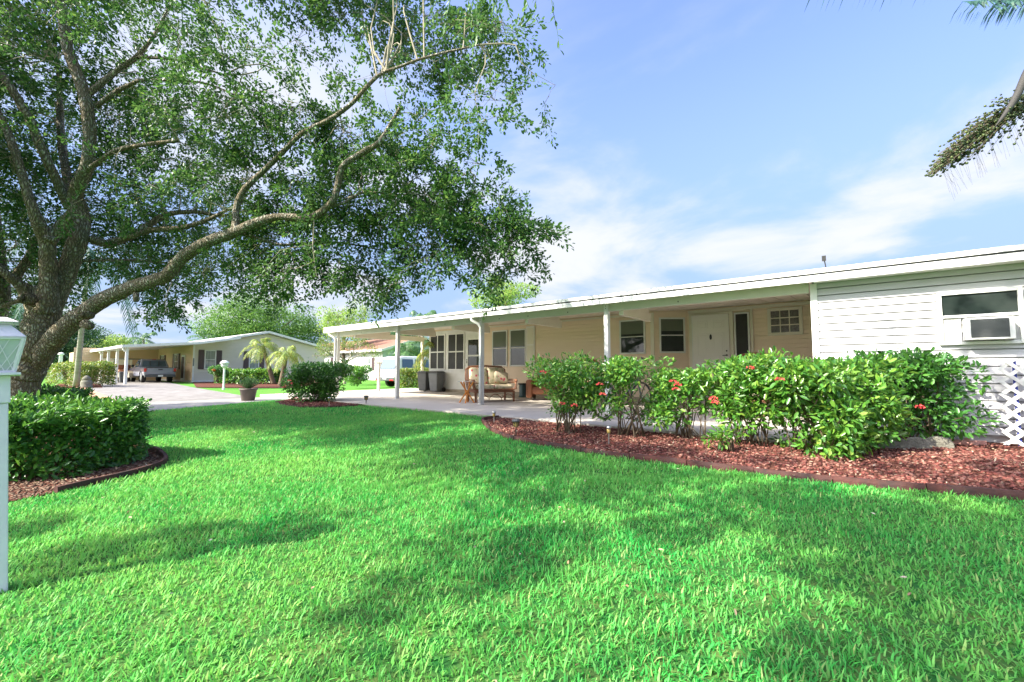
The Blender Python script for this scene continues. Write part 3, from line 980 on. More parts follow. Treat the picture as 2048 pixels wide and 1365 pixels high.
# entrance door set
M = frameM(-3.11, YD-0.012, 1.345, 0, -1)
mb = MB(M)
mb.box(-0.56, -0.47, -0.05, 0.0, -1.02, 1.09); mb.box(0.47, 0.56, -0.05, 0.0, -1.02, 1.09); mb.box(-0.47, 0.47, -0.05, 0.0, 1.035, 1.09)
mb.box(0.96, 1.02, -0.04, 0.0, -1.02, 1.13); mb.box(-0.56, 0.96, -0.04, 0.0, 1.10, 1.13)
mb.build('door_frame', M_cream, house, bevel=0.004)
Md = M @ Matrix.Translation((0.46, -0.03, 0)) @ Matrix.Rotation(R(6), 4, 'Z')
mb = MB(Md); mb.box(-0.90, 0.0, -0.045, 0.0, -1.0, 1.03)
door = mb.build('door', M_door, house, bevel=0.004, label='white six panel front door with a knocker')
mb = MB(Md)
for (x0, x1) in ((-0.78, -0.52), (-0.38, -0.12)):
    for (z0, z1) in ((0.66, 0.86), (-0.10, 0.52), (-0.86, -0.26)):
        t = 0.02
        mb.box(x0, x1, -0.051, -0.0455, z0, z0+t); mb.box(x0, x1, -0.051, -0.0455, z1-t, z1)
        mb.box(x0, x0+t, -0.051, -0.0455, z0+t, z1-t); mb.box(x1-t, x1, -0.051, -0.0455, z0+t, z1-t)
        mb.box(x0+0.05, x1-0.05, -0.053, -0.0455, z0+0.05, z1-0.05)
mb.build('door_panel', M_door, door, bevel=0.003)
mb = MB(Md); mb.blob((-0.45, -0.06, 0.42), (0.03, 0.012, 0.075), 8, 6); mb.tube([(-0.47, -0.07, 0.42), (-0.45, -0.075, 0.36), (-0.43, -0.07, 0.42)], 0.008, 6)
mb.build('knocker', M_black, door)
mb = MB(Md); mb.blob((-0.07, -0.075, 0.04), 0.02); mb.build('deadbolt', M_black, door)
mb = MB(Md); mb.blob((-0.07, -0.075, -0.075), 0.025); mb.tube([(-0.07, -0.09, -0.075), (-0.17, -0.09, -0.08)], 0.01, 6)
mb.build('handle', M_black, door)
mb = MB(M); mb.box(-0.47, -0.41, -0.12, -0.051, -1.0, 1.03); mb.build('storm_door', M_white, house, bevel=0.004)
mb = MB(M); mb.box(0.58, 0.62, -0.045, 0.0, -1.02, 1.04); mb.box(0.90, 0.94, -0.045, 0.0, -1.02, 1.04); mb.box(0.62, 0.90, -0.045, 0.0, 1.0, 1.04)
sidl = mb.build('sidelight', M_white, house, bevel=0.003)
mb = MB(M); mb.box(0.62, 0.90, -0.02, 0.0, -1.02, 1.0); mb.build('pane', M_screen, sidl)
# small nine pane window with frosted speckle
M_frost = mat('frosted_glass', (0.07, 0.065, 0.06), 0.15, 0.6, noise=(30, (0.5, 0.5, 0.48), 0.25))
window(house, frameM(-1.395, YD-0.012, 2.085, 0, -1), 0.74, 0.69, 3, 3, fw=0.075, bars=0.022, fm=M_cream, pm=M_frost, label='small square nine pane window')
# wing window
M = frameM(1.24, YP-0.014, 1.578, 0, -1)
f = MB(M)
w2, h2 = 0.385, 0.355
for b in ((-w2, -w2+0.045, -h2, h2), (w2-0.045, w2, -h2, h2), (-w2+0.045, w2-0.045, h2-0.04, h2), (-w2+0.045, w2-0.045, -h2, -h2+0.04), (-w2+0.045, w2-0.045, 0.005, 0.04)):
    f.box(b[0], b[1], -0.05, 0.0, b[2], b[3])
win = f.build('window', M_white, house, bevel=0.004, label='white sliding window that holds an air conditioner')
mb = MB(M); mb.box(-w2+0.04, w2-0.04, -0.025, -0.001, 0.03, h2-0.03); mb.build('pane', M_glass, win)
for sx0, sx1 in ((-w2+0.04, -0.165), (0.285, w2-0.04)):
    mb = MB(M)
    n = max(4, int((sx1-sx0)/0.012))
    for i in range(n):
        x0 = sx0 + (sx1-sx0)*i/n; x1 = sx0 + (sx1-sx0)*(i+1)/n; xm = (x0+x1)/2
        mb.add([(x0,-0.015,-h2+0.04),(xm,-0.030,-h2+0.04),(xm,-0.030,0.0),(x0,-0.015,0.0)], [(0,1,2,3)])
        mb.add([(xm,-0.030,-h2+0.04),(x1,-0.015,-h2+0.04),(x1,-0.015,0.0),(xm,-0.030,0.0)], [(0,1,2,3)])
    mb.build('side_curtain', M_white, win)
# lower awning trim, roof vent
mb = MB(); mb.tube([(-0.33, 7.9, 2.3), (-0.335, 7.9, 2.45), (-0.345, 7.9, 2.52)], [0.012, 0.008, 0.008], 6); mb.box(-0.375, -0.325, 7.88, 7.92, 2.52, 2.60)
mb.build('roof_bracket', M_black, house)

# air conditioner
ac = thing('window_air_conditioner', 'white window air conditioner with a dark finned grille', 'air conditioner', (1.30, YP-0.1, 1.27))
M = frameM(1.30, YP-0.014, 1.42, 0, -1)
mb = MB(M); mb.box(-0.215, 0.215, -0.20, -0.031, -0.145, 0.138); mb.build('housing', M_white, ac, bevel=0.008)
mb = MB(M); mb.box(-0.175, 0.165, -0.206, -0.2005, -0.118, 0.118); mb.build('grille_back', M_black, ac)
mb = MB(M)
for i in range(20):
    z = -0.112 + i*0.0118
    mb.box(-0.172, 0.162, -0.214, -0.2065, z, z+0.0038)
M_fin = mat('grey_fin', (0.22, 0.23, 0.24), 0.4, 0.5, metal=0.3)
mb.build('grille_fins', M_fin, ac)
mb = MB(M); mb.box(-0.178, -0.170, -0.216, -0.2005, -0.122, 0.122); mb.box(0.165, 0.173, -0.216, -0.2005, -0.122, 0.122); mb.box(-0.19, 0.19, -0.216, -0.2005, -0.14, -0.122)
mb.build('grille_frame', M_white, ac)

# lattice panel
lat = thing('lattice_panel', 'white diagonal lattice panel standing against the wing wall', 'lattice', (1.75, 7.95, 0.0))
M_lat = mat('weathered_white_plastic', (0.70, 0.70, 0.68), 0.5, noise=(9, (0.5, 0.5, 0.47), 0.7))
LX0, LX1, LZ0, LZ1 = 1.36, 2.2, -0.03, 1.03
for sgn, yo in ((1, 0.0), (-1, -0.0105)):
    mb = MB()
    pitch = 0.155
    k = -12
    while k < 20:
        c = LX0 + k*pitch
        # strip centre line: x = c + sgn*(z-LZ0)
        lo = max(LZ0, LZ0 + (LX0 - c)*sgn if sgn > 0 else LZ0 - (LX1 - c)); hi = min(LZ1, LZ0 + (LX1 - c) if sgn > 0 else LZ0 + (c - LX0))
        if hi - lo > 0.03:
            w = 0.027
            x_lo = c + sgn*(lo-LZ0); x_hi = c + sgn*(hi-LZ0)
            y0 = 7.99 + yo
            mb.prism([(x_lo-w, lo), (x_lo+w, lo), (x_hi+w, hi), (x_hi-w, hi)], y0, y0+0.010, 'y')
        k += 1
    mb.build('slats', M_lat, lat)
mb = MB(); mb.box(1.47, 1.50, 8.02, 8.05, -0.05, 1.0)
M_blue = mat('blue_stake', (0.03, 0.05, 0.35), 0.4)
tag(mb.build('garden_stake', M_blue), 'blue upright stake behind the white lattice', 'stake')

# ------------------------------------------------------------------ scalloped stones and bricks
M_stone = mat('grey_cast_stone', (0.24, 0.23, 0.19), 0.95, 0.1, noise=(16, (0.13, 0.125, 0.10), 0.8), bump=(60, 0.8))
M_brick = mat('pink_brick', (0.50, 0.24, 0.19), 0.9, 0.15, noise=(14, (0.62, 0.36, 0.3), 0.7), bump=(50, 0.6))
stl = ['grey scalloped edging stone half hidden under the hedge, first of its row', 'grey scalloped edging stone, second of its row from the hedge', 'grey scalloped edging stone in the middle of its row', 'grey scalloped edging stone, last of its row beside the pink bricks']
for i, (px, py) in enumerate([(1745, 899), (1790, 901), (1834, 901), (1878, 899)]):
    p = G(px, py); q = G(px+12, py)
    mb = MB(Matrix.Translation(p) @ Matrix.Rotation(R(14), 4, 'Z'))
    pr = [(-0.135, -0.03)] + [(0.135*math.cos(math.pi - a*math.pi/10)*1.0, 0.06 + 0.095*math.sin(a*math.pi/10)) for a in range(11)] + [(0.135, -0.03)]
    mb.prism(pr, -0.03, 0.03, 'y')
    tag(mb.build('edging_stone', M_stone, bevel=0.012), stl[i], 'edging stone', 'scalloped stones under the right shrub')
bl = [('pink brick lying tilted beside the scalloped stones', (1912, 893), 20, 10), ('pink brick lying flat, nearest the lattice', (1950, 894), 35, -6), ('small orange brick piece behind the two pink bricks', (1936, 884), 70, 4)]
for i, (lab, (px, py), rz, rx) in enumerate(bl):
    p = G(px, py)
    s = 0.6 if i == 2 else 1.0
    mb = MB(Matrix.Translation(p + Vector((0, 0, 0.02))) @ Matrix.Rotation(R(rz), 4, 'Z') @ Matrix.Rotation(R(rx), 4, 'X'))
    mb.box(-0.10*s, 0.10*s, -0.05*s, 0.05*s, -0.01, 0.055*s)
    tag(mb.build('brick', M_brick, bevel=0.006), lab, 'brick', 'loose bricks by the lattice')

# ------------------------------------------------------------------ oak tree
oak = thing('oak_tree', 'large spreading live oak with rough bark and long low limb', 'tree', tuple(P(55, 865, 7.5)))
def limb(pts, seg=12):
    """pts: (px, py, D, width in px)"""
    C = []; Rr = []
    for (px, py, D, w) in pts:
        C.append(P(px, py, D)); Rr.append(w / FPX * D / 2 / math.sqrt(1 + ((px - 1024) / FPX) ** 2))
    # catmull-rom resample
    out = []; ro = []
    n = len(C)
    for i in range(n - 1):
        p0 = C[max(i-1, 0)]; p1 = C[i]; p2 = C[i+1]; p3 = C[min(i+2, n-1)]
        K = 5
        for k in range(K):
            t = k / K
            q = 0.5 * ((2*p1) + (p2-p0)*t + (2*p0-5*p1+4*p2-p3)*t*t + (3*p1-p0-3*p2+p3)*t*t*t)
            out.append(q); ro.append(Rr[i]*(1-t) + Rr[i+1]*t)
    out.append(C[-1]); ro.append(Rr[-1])
    return out, ro
LIMBS = []
def add_limb(mb, pts, seg=12, rough=0.05):
    o, r = limb(pts)
    r2 = [q * (1 + rnd.uniform(-rough, rough)) for q in r]
    o2 = [p + Vector((rnd.uniform(-1, 1), rnd.uniform(-1, 1), rnd.uniform(-1, 1))) * q * 0.06 for p, q in zip(o, r)]
    mb.tube(o2, r2, seg)
    LIMBS.extend([(p, q) for p, q in zip(o2, r2)])
tm = MB()
add_limb(tm, [(32, 905, 7.5, 96), (38, 862, 7.5, 76), (43, 819, 7.5, 64), (50, 769, 7.5, 68), (58, 744, 7.5, 75), (67, 719, 7.5, 81), (77, 690, 7.5, 84), (83, 650, 7.5, 84), (90, 605, 7.5, 78), (97, 575, 7.5, 56)], 22, 0.05)
tm.build('trunk', M_bark, oak, smooth=True)
tm = MB(); add_limb(tm, [(92, 625, 7.45, 60), (96, 590, 7.4, 46), (97, 550, 7.35, 40), (96, 515, 7.3, 38), (93, 480, 7.25, 40), (80, 455, 7.1, 36), (66, 420, 7.0, 28), (57, 394, 7.0, 25), (39, 333, 7.0, 23), (18, 272, 7.0, 21), (-8, 215, 7.0, 19), (-40, 120, 7, 14), (-60, 0, 7, 10)], 14)
add_limb(tm, [(92, 482, 7.25, 36), (112, 466, 7.3, 38), (135, 440, 7.3, 30), (143, 425, 7.3, 22)], 12)
tm.build('limb', M_bark, oak, smooth=True)
tm = MB(); add_limb(tm, [(95, 625, 7.55, 60), (120, 575, 7.6, 50), (143, 520, 7.65, 46), (160, 468, 7.7, 46), (158, 425, 7.7, 44), (152, 385, 7.6, 36), (174, 333, 7.4, 31), (179, 257, 7.3, 30), (166, 182, 7.2, 30), (138, 106, 7.1, 28), (127, 45, 7.0, 26), (120, -10, 6.9, 24), (112, -120, 6.8, 20), (100, -260, 6.6, 12)], 14)
tm.build('limb', M_bark, oak, smooth=True)
tm = MB(); add_limb(tm, [(140, 418, 7.7, 28), (127, 388, 7.6, 26), (85, 303, 7.3, 24), (60, 242, 7.1, 23), (18, 170, 6.9, 22), (-12, 130, 6.8, 20), (-80, 40, 6.6, 12)], 10)
add_limb(tm, [(150, 400, 7.9, 26), (133, 348, 8.2, 21), (121, 257, 8.5, 19), (120, 200, 8.7, 15), (116, 120, 8.8, 9)], 10)
tm.build('limb', M_bark, oak, smooth=True)
tm = MB(); add_limb(tm, [(66, 745, 7.47, 26), (78, 722, 7.45, 44), (98, 692, 7.42, 54), (128, 658, 7.35, 50), (170, 624, 7.3, 44), (212, 597, 7.2, 40), (257, 578, 7.1, 36), (303, 563, 7.0, 32), (333, 552, 6.95, 32), (363, 518, 6.9, 30), (409, 487, 6.8, 27), (466, 466, 6.7, 25), (515, 445, 6.6, 20), (560, 434, 6.55, 16), (620, 436, 6.5, 17), (655, 414, 6.45, 15), (671, 392, 6.4, 14), (681, 345, 6.35, 14), (692, 327, 6.3, 13), (730, 303, 6.25, 13), (757, 286, 6.2, 11), (778, 254, 6.2, 8), (800, 215, 6.1, 5)], 16)
tm.build('low_limb', M_bark, oak, smooth=True)
tm = MB()
add_limb(tm, [(470, 464, 6.7, 22), (472, 440, 6.75, 16), (474, 412, 6.8, 15), (490, 378, 6.8, 14), (530, 340, 6.8, 12), (570, 300, 6.7, 11), (605, 266, 6.6, 11), (660, 239, 6.5, 10), (705, 206, 6.4, 9), (754, 154, 6.3, 8), (802, 133, 6.2, 6), (863, 112, 6.1, 5), (960, 90, 6.0, 3)], 8)
add_limb(tm, [(182, 478, 7.8, 26), (212, 487, 7.9, 22), (257, 475, 8.1, 20), (288, 457, 8.2, 17), (333, 430, 8.3, 13), (394, 424, 8.4, 10), (440, 432, 8.5, 7), (500, 420, 8.6, 4)], 8)
add_limb(tm, [(225, 485, 7.95, 18), (266, 472, 7.9, 16), (303, 460, 7.8, 15), (363, 456, 7.7, 12), (424, 436, 7.6, 9), (490, 400, 7.5, 5)], 8)
add_limb(tm, [(466, 462, 6.75, 10), (520, 478, 6.9, 8), (560, 490, 7.0, 7), (620, 487, 7.1, 7), (681, 486, 7.2, 5), (760, 500, 7.2, 3)], 6)
add_limb(tm, [(651, 416, 6.45, 9), (690, 405, 6.5, 7), (730, 385, 6.55, 5), (800, 395, 6.6, 4), (900, 440, 6.7, 3), (980, 480, 6.8, 2)], 6)
add_limb(tm, [(194, 212, 7.3, 14), (230, 185, 7.2, 12), (260, 170, 7.1, 10), (290, 160, 7.0, 8), (400, 165, 6.9, 5), (470, 190, 6.8, 3)], 8)
add_limb(tm, [(175, 190, 7.25, 18), (230, 145, 7.3, 14), (272, 115, 7.3, 12), (309, 70, 7.3, 8), (340, 10, 7.3, 6), (370, -60, 7.2, 4)], 8)
add_limb(tm, [(176, 340, 7.4, 16), (200, 322, 7.3, 11), (236, 300, 7.2, 11), (303, 288, 7.1, 10), (357, 282, 7.0, 9)], 8)
add_limb(tm, [(272, 115, 7.3, 10), (340, 118, 7.2, 7), (380, 130, 7.1, 5), (450, 150, 7.0, 4)], 6)
add_limb(tm, [(150, 522, 7.7, 12), (220, 521, 7.9, 8), (288, 522, 8.0, 7), (333, 527, 8.1, 5), (420, 540, 8.1, 3)], 6)
tm.build('branches', M_bark, oak, smooth=True)
tm = MB()
add_limb(tm, [(62, 600, 7.35, 34), (38, 570, 7.2, 26), (5, 542, 7.0, 24), (-40, 500, 6.9, 22), (-120, 420, 6.8, 16)], 10)
add_limb(tm, [(55, 600, 7.5, 16), (30, 604, 7.5, 13), (-5, 614, 7.5, 12), (-60, 600, 7.5, 9)], 8)
add_limb(tm, [(80, 590, 7.8, 24), (55, 575, 7.9, 24), (30, 560, 8.0, 26), (55, 520, 8.1, 22), (70, 480, 8.2, 18)], 8)
add_limb(tm, [(-30, 700, 8.6, 50), (-8, 640, 8.6, 44), (8, 600, 8.6, 32), (0, 520, 8.6, 28), (-10, 420, 8.6, 22)], 10)
tm.build('left_limb', M_bark, oak, smooth=True)
# cut knots
def knot(px, py, D, r, d):
    c = P(px, py, D); d = Vector(d).normalized()
    mb = MB(); mb.tube([c - d*0.10, c, c + d*0.04, c + d*0.055, c + d*0.02], [r*1.25, r*1.1, r*1.0, r*0.7, r*0.35], 12)
    mb.build('knot', M_bark, oak, smooth=True)
knot(50, 598, 7.1, 0.085, -FW + RT*0.1); knot(96, 478, 7.02, 0.06, -FW); knot(172, 630, 7.05, 0.05, -FW + RT*0.1)
knot(178, 652, 7.15, 0.06, RT - Vector((0, 0, 0.5))); knot(272, 598, 7.0, 0.035, Vector((0, 0, -1)))

# crown: the volume the leaves fill, as an outline at depth of the limbs
CROWN = [(-700, -520), (520, -560), (800, -420), (760, -120), (800, -10), (1000, 40), (1075, 78), (1135, 180), (1105, 235), (1040, 180), (1000, 262), (985, 300), (955, 330), (925, 350),
         (990, 385), (1088, 450), (1085, 480), (1060, 520), (1030, 540), (985, 590), (900, 505), (860, 530), (832, 540), (780, 515), (800, 570), (765, 600), (700, 560), (640, 572), (615, 520), (555, 595), (510, 545), (470, 530), (445, 585), (400, 570), (330, 628), (280, 590),
         (300, 560), (240, 560), (190, 545), (140, 600), (60, 560), (-60, 640), (-500, 560)]
def proj(p):
    v = Vector(p) - Vector((0, 0, CAMZ))
    d = v.dot(F3)
    return 1024 + FPX * v.dot(RT) / d, 682.5 - FPX * v.dot(U3) / d, v.dot(FW)
LPX = np.array([(*proj(p), r) for p, r in LIMBS if r > 0.028])
def crown_points(n, dmin, dmax, gapseed, thr):
    out = []
    while len(out) < n:
        px = rnd.uniform(-500, 1140); py = rnd.uniform(-460, 660)
        if not in_poly(px, py, CROWN): continue
        w = 1.0 if px > -20 and py > -20 else (0.8 if py > -160 else 0.4)
        if rnd.random() > w: continue
        if px < 620 and px > -20 and rnd.random() < 0.22: continue
        # the outer parts of the crown are thin, the middle deep
        e = sstep(1150, 350, px)
        D = 6.45 + rnd.uniform(-1, 1) * (0.35 + 1.05 * e) + 1.2 * e
        dd = np.hypot(LPX[:, 0] - px, LPX[:, 1] - py) - LPX[:, 3] * 120
        k = int(np.argmin(dd))
        if dd[k] < 48 and D < LPX[k, 2] + 0.25:
            if D < LPX[k, 2] - 0.6 or rnd.random() < 0.93: D = LPX[k, 2] + rnd.uniform(0.35, 1.5)
        if px > 900 and py < 260 and rnd.random() < 0.5: D = rnd.uniform(5.6, 6.6)
        if px > 480: D = min(D, 7.3 + rnd.uniform(-0.3, 0.1))
        p = P(px, py, D)
        out.append((p.x, p.y, p.z, px, py))
    A = np.array(out)
    nz = vnoise(A[:, :3], 1.9, gapseed)
    return A[nz > thr]
CP = crown_points(7900, 5.2, 9, 11, -0.72)
ex = []
while len(ex) < 1500:
    p = (rnd.uniform(-12.2, -4.6), rnd.uniform(-2.2, 1.4), rnd.uniform(4.4, 6.2))
    q = proj(p)
    if q[2] > 0.3 and q[1] > -25 and q[0] > -40: continue
    ex.append((*p, q[0], q[1]))
ex = np.array(ex)
NCORE = len(CP)
ISX = np.concatenate([np.zeros(len(CP), bool), np.ones(int((vnoise(ex[:, :3], 1.7, 4) > -0.35).sum()), bool)])
CP = np.concatenate([CP, ex[vnoise(ex[:, :3], 1.7, 4) > -0.35]])
# thin the sprays whose shade would fall on the roof edge, the posts and the ixora
def shade_hits(c, yp, zlo, zhi, xlo, xhi):
    k = (yp - c[:, 1]) / SUN_V.y
    z = c[:, 2] + k * SUN_V.z; x = c[:, 0] + k * SUN_V.x
    return (c[:, 1] < yp) & (z > zlo) & (z < zhi) & (x > xlo) & (x < xhi)
h1 = shade_hits(CP, 7.9, 1.3, 3.0, -16, 2); h2 = shade_hits(CP, 5.9, 0.5, 1.6, -5, 2)
u_ = rng.random(len(CP))
kp_ = ~((h1 & (u_ > 0.10)) | (h2 & (u_ > 0.35)))
CP = CP[kp_]; ISX = ISX[kp_]
LP = np.array([tuple(p) for p, r in LIMBS]); LR = np.array([r for p, r in LIMBS])
print('crown clusters', len(CP))
# boughs from the limbs to hubs, twigs from hubs to each spray
hub_i = rng.choice(int((~ISX).sum()), 330, replace=False)
hubs = CP[hub_i][:, :3]
sp = []; rr = []
for h in hubs:
    d = np.linalg.norm(LP - h, axis=1) + LR * 2.5
    j = int(np.argmin(d)); a = LP[j]
    k = 7
    t = np.linspace(0, 1, k)[:, None]
    L = np.linalg.norm(h - a)
    mid = rng.normal(size=3) * 0.10 * L + np.array([0, 0, 0.10 * L])
    w2 = rng.normal(size=3) * 0.05 * L
    s = a * (1 - t) + h * t + mid * np.sin(t * math.pi) + w2 * np.sin(t * 2 * math.pi)
    sp.append(s); r0 = min(0.005 + 0.007 * L, 0.016)
    rr.append(np.linspace(r0, 0.0025, k))
V1, F1 = np_tubes(np.array(sp), np.array(rr), 5)
hs = np.array(sp).reshape(-1, 3)
S2 = []; R2 = []
LVp = []; LVa = []; LVn = []; LVl = []
for c in CP[:, :3]:
    j = int(np.argmin(np.linalg.norm(hs - c, axis=1))); a = hs[j]
    L = np.linalg.norm(c - a)
    if L > 0.8:
        a = c + (a - c) / L * (0.25 + 0.25 * rng.random())
    od = (c - a) / max(np.linalg.norm(c - a), 1e-6)
    dirn = od * 0.6 + np.array([0, 0, -0.25]) + rng.normal(size=3) * 0.35
    dirn /= np.linalg.norm(dirn)
    ln = rng.uniform(0.28, 0.6)
    e = c + dirn * ln + np.array([0, 0, -0.06])
    S2.append(np.array([a, (a + c) / 2 + rng.normal(size=3) * 0.03, c, (c + e) / 2 + np.array([0, 0, 0.02]), e])); R2.append([0.004, 0.0032, 0.0024, 0.0016, 0.0009])
    n = rng.integers(44, 66)
    t = rng.random(n) ** 0.8
    side = rdir(n)
    q = c[None] * (1 - t[:, None]) + e[None] * t[:, None]
    spread = (0.12 * (1 - 0.4 * t))[:, None]
    q = q + side * spread * rng.random((n, 1)) ** 0.5
    LVp.append(q)
    LVa.append(dirn[None] * 0.8 + side * 0.9 + rdir(n) * 0.3)
    LVn.append(np.tile([0, 0, 1.0], (n, 1)) + rdir(n) * 0.75)
    LVl.append(rng.uniform(0.044, 0.076, n))
V2, F2 = np_tubes(np.array(S2), np.array(R2), 3)
Vt, Ft = merge([(V1, F1), (V2, F2)])
np_mesh('twigs', Vt, Ft, M_twig, oak)
LVp = np.concatenate(LVp); LVa = np.concatenate(LVa); LVn = np.concatenate(LVn); LVl = np.concatenate(LVl)
V, F = leaves(LVp, LVa, LVn, LVl, LVl * rng.uniform(0.46, 0.66, len(LVl)), hexa=True)
np_mesh('crown', V, F, M_oak, oak)
print('oak leaves', len(LVp))
# sprays of the same tree that hang close to the camera, larger in the picture
def near_sprays():
    S = []; Rr_ = []; parts = []
    spec = [(365, -5, 3.3, 0, 60, 9), (400, 35, 3.5, 30, 60, 6), (335, 40, 3.6, -20, 40, 4), (60, 80, 3.8, -40, 30, 8), (150, 60, 4.2, 0, 60, 6), (930, -30, 4.2, 20, 90, 12), (905, -20, 4.0, -20, 95, 12), (975, -20, 4.3, 40, 80, 12), (955, 0, 4.4, 0, 85, 12), (880, -15, 4.5, -30, 60, 9),
            (1010, -25, 4.3, 10, 60, 10), (1045, -30, 4.2, 20, 70, 9), (1100, -30, 3.9, 20, 130, 13), (1070, -25, 4.2, 0, 60, 8), (860, 5, 4.8, 10, 60, 9), (680, 40, 4.6, 10, 60, 8), (150, 400, 6.2, 20, -30, 14), (140, 430, 6.3, 50, 10, 14), (760, 225, 5.3, 40, 30, 9)]
    for px, py, D, dx, dy, n in spec:
        a = P(px, py, D); b = P(px + dx, py + dy, D)
        a = np.array(a); b = np.array(b)
        S.append(np.array([a, a*0.66+b*0.34 + rng.normal(size=3)*0.01, a*0.33+b*0.67, b])); Rr_.append([0.004, 0.0035, 0.003, 0.0015])
        t = np.linspace(0.1, 1, n)
        q = a[None]*(1-t[:, None]) + b[None]*t[:, None]
        side = rdir(n)
        d = (b - a) / np.linalg.norm(b - a)
        V, F = (leaves(q, d[None]*0.9 + side*0.8, np.tile(-np.array(FW)*0.5 + np.array([0,0,0.6]), (n, 1)) + rdir(n)*0.5, rng.uniform(0.055, 0.085, n), rng.uniform(0.022, 0.032, n)))
        V2, F2 = np_tubes(np.array(S[-1:]), np.array(Rr_[-1:]), 4)
        V, F = merge([(V, F), (V2, F2)])
        np_mesh('leaf_spray', V, F, M_oak, oak)

near_sprays()

# ------------------------------------------------------------------ generic foliage
def clump_leaves(clumps, n, ls, m, name, parent, wr=0.45, shell=0.5, hexa=False, up=0.7, gap=None, seed=0):
    """clumps: (x, y, z, rx, ry, rz). leaves lie towards the shell of each clump"""
    C = np.array(clumps)
    vol = (C[:, 3] * C[:, 4] * C[:, 5]) ** (2/3)
    idx = rng.choice(len(C), n, p=vol / vol.sum())
    d = rdir(n)
    r = rng.random(n) ** (1/3) * shell + (1 - shell) * rng.random(n) ** 0.12
    r = np.where(rng.random(n) < 0.8, r, rng.random(n) ** 0.33)
    Pn = C[idx, :3] + d * C[idx, 3:6] * r[:, None]
    if gap is not None:
        ok = vnoise(Pn, gap[0], seed + 5) > gap[1]
        Pn = Pn[ok]; d = d[ok]; n = len(Pn)
    A = d * 0.7 + rdir(n) * 0.8 + np.array([0, 0, -0.1])
    Nn = d * 0.5 + np.array([0, 0, up]) + rdir(n) * 0.55
    L = rng.uniform(0.7, 1.25, n) * ls
    V, F = leaves(Pn, A, Nn, L, L * wr * rng.uniform(0.8, 1.2, n), hexa=hexa)
    return np_mesh(name, V, F, m, parent)
def crown_clumps(c, r, n, seed, rs=(0.28, 0.45), flat=0.8):
    rr = random.Random(seed)
    out = []
    for i in range(n):
        while True:
            d = Vector((rr.uniform(-1, 1), rr.uniform(-1, 1), rr.uniform(-0.75, 1)))
            if 0.2 < d.length < 1: break
        k = rr.uniform(*rs)
        out.append((c[0]+d.x*r[0]*0.8, c[1]+d.y*r[1]*0.8, c[2]+d.z*r[2]*0.8, r[0]*k, r[1]*k, r[2]*k*flat))
    return out
def tree(label, base, ctr, r, m, n, ls, seed=0, name='tree', trunk_r=0.18, nclump=22, group=None, bark=None, gap=(1.2, -0.9)):
    t = thing(name, label, 'tree', tuple(base), group=group)
    rr = random.Random(seed)
    cl = crown_clumps(ctr, r, nclump, seed)
    mb = MB()
    b = Vector(base); c = Vector(ctr)
    top = c - Vector((0, 0, r[2]*0.3))
    mb.tube([b - Vector((0,0,0.2)), b.lerp(top, 0.35) + Vector((rr.uniform(-.2,.2), rr.uniform(-.2,.2), 0)), b.lerp(top, 0.7), top], [trunk_r*1.25, trunk_r, trunk_r*0.8, trunk_r*0.5], 10)
    for k in range(9):
        q = cl[rr.randrange(len(cl))]
        s = b.lerp(top, rr.uniform(0.5, 1.0)); e = Vector(q[:3])
        mb.tube([s, s.lerp(e, 0.5) + Vector((0, 0, 0.1*(e-s).length)), e], [trunk_r*0.4, trunk_r*0.25, trunk_r*0.1], 6)
    mb.build('trunk', bark or M_stem, t, smooth=True)
    clump_leaves(cl, n, ls, m, 'crown', t, gap=gap, seed=seed)
    return t
def shrub(label, base, rx, ry, h, m, n, ls, seed, name='shrub', stems=7, flowers=(), fm=None, group=None, wr=0.42, legs=0.3, rot=0.0, gap=(3.0, -1.0), nclump=26, spread=1.0, cat='shrub', hexa=True, up=0.7):
    t = thing(name, label, cat, tuple(base), group=group)
    rr = random.Random(seed)
    b = Vector(base)
    cl = []
    cr, sr = math.cos(rot), math.sin(rot)
    for i in range(nclump):
        while True:
            u, v, w = rr.uniform(-1, 1), rr.uniform(-1, 1), rr.uniform(0, 1)
            if (abs(u)**2.6 + abs(v)**2.6) < 1: break
        lx, ly = u*rx*0.80, v*ry*0.75
        z = legs*h + w*(h*(1-legs)) * 0.88
        if i % 3 == 0: z = h*(0.8 + 0.08*rr.random())
        k = 0.17*rr.uniform(0.8, 1.25) * (1 if nclump < 40 else 0.85)
        cl.append((b.x + lx*cr - ly*sr, b.y + lx*sr + ly*cr, b.z + z, h*k*1.35, h*k*1.35, h*k))
    mb = MB()
    for i in range(stems * 3):
        q = cl[rr.randrange(len(cl))]
        sb = b + Vector((rr.uniform(-1, 1)*rx*0.45*spread*cr, rr.uniform(-1, 1)*rx*0.45*spread*sr + rr.uniform(-1, 1)*ry*0.25, 0))
        j = rr.randrange(3)
        e = Vector(q[:3])
        m1 = sb.lerp(e, 0.4) + Vector((rr.uniform(-.05, .05), rr.uniform(-.05, .05), 0.06))
        s0 = 0.013 if i < stems else 0.008
        mb.tube([sb, m1, sb.lerp(e, 0.72) + Vector((rr.uniform(-.04, .04), rr.uniform(-.04, .04), 0.02)), e], [s0, s0*0.8, s0*0.6, s0*0.3], 5)
    mb.build('stems', M_stem, t, smooth=True)
    clump_leaves(cl, n, ls, m, 'foliage', t, wr=wr, shell=0.6, hexa=hexa, gap=gap, seed=seed, up=up)
    for (px, py, D) in flowers:
        flower(t, P(px, py, D), fm or M_red)
    return t
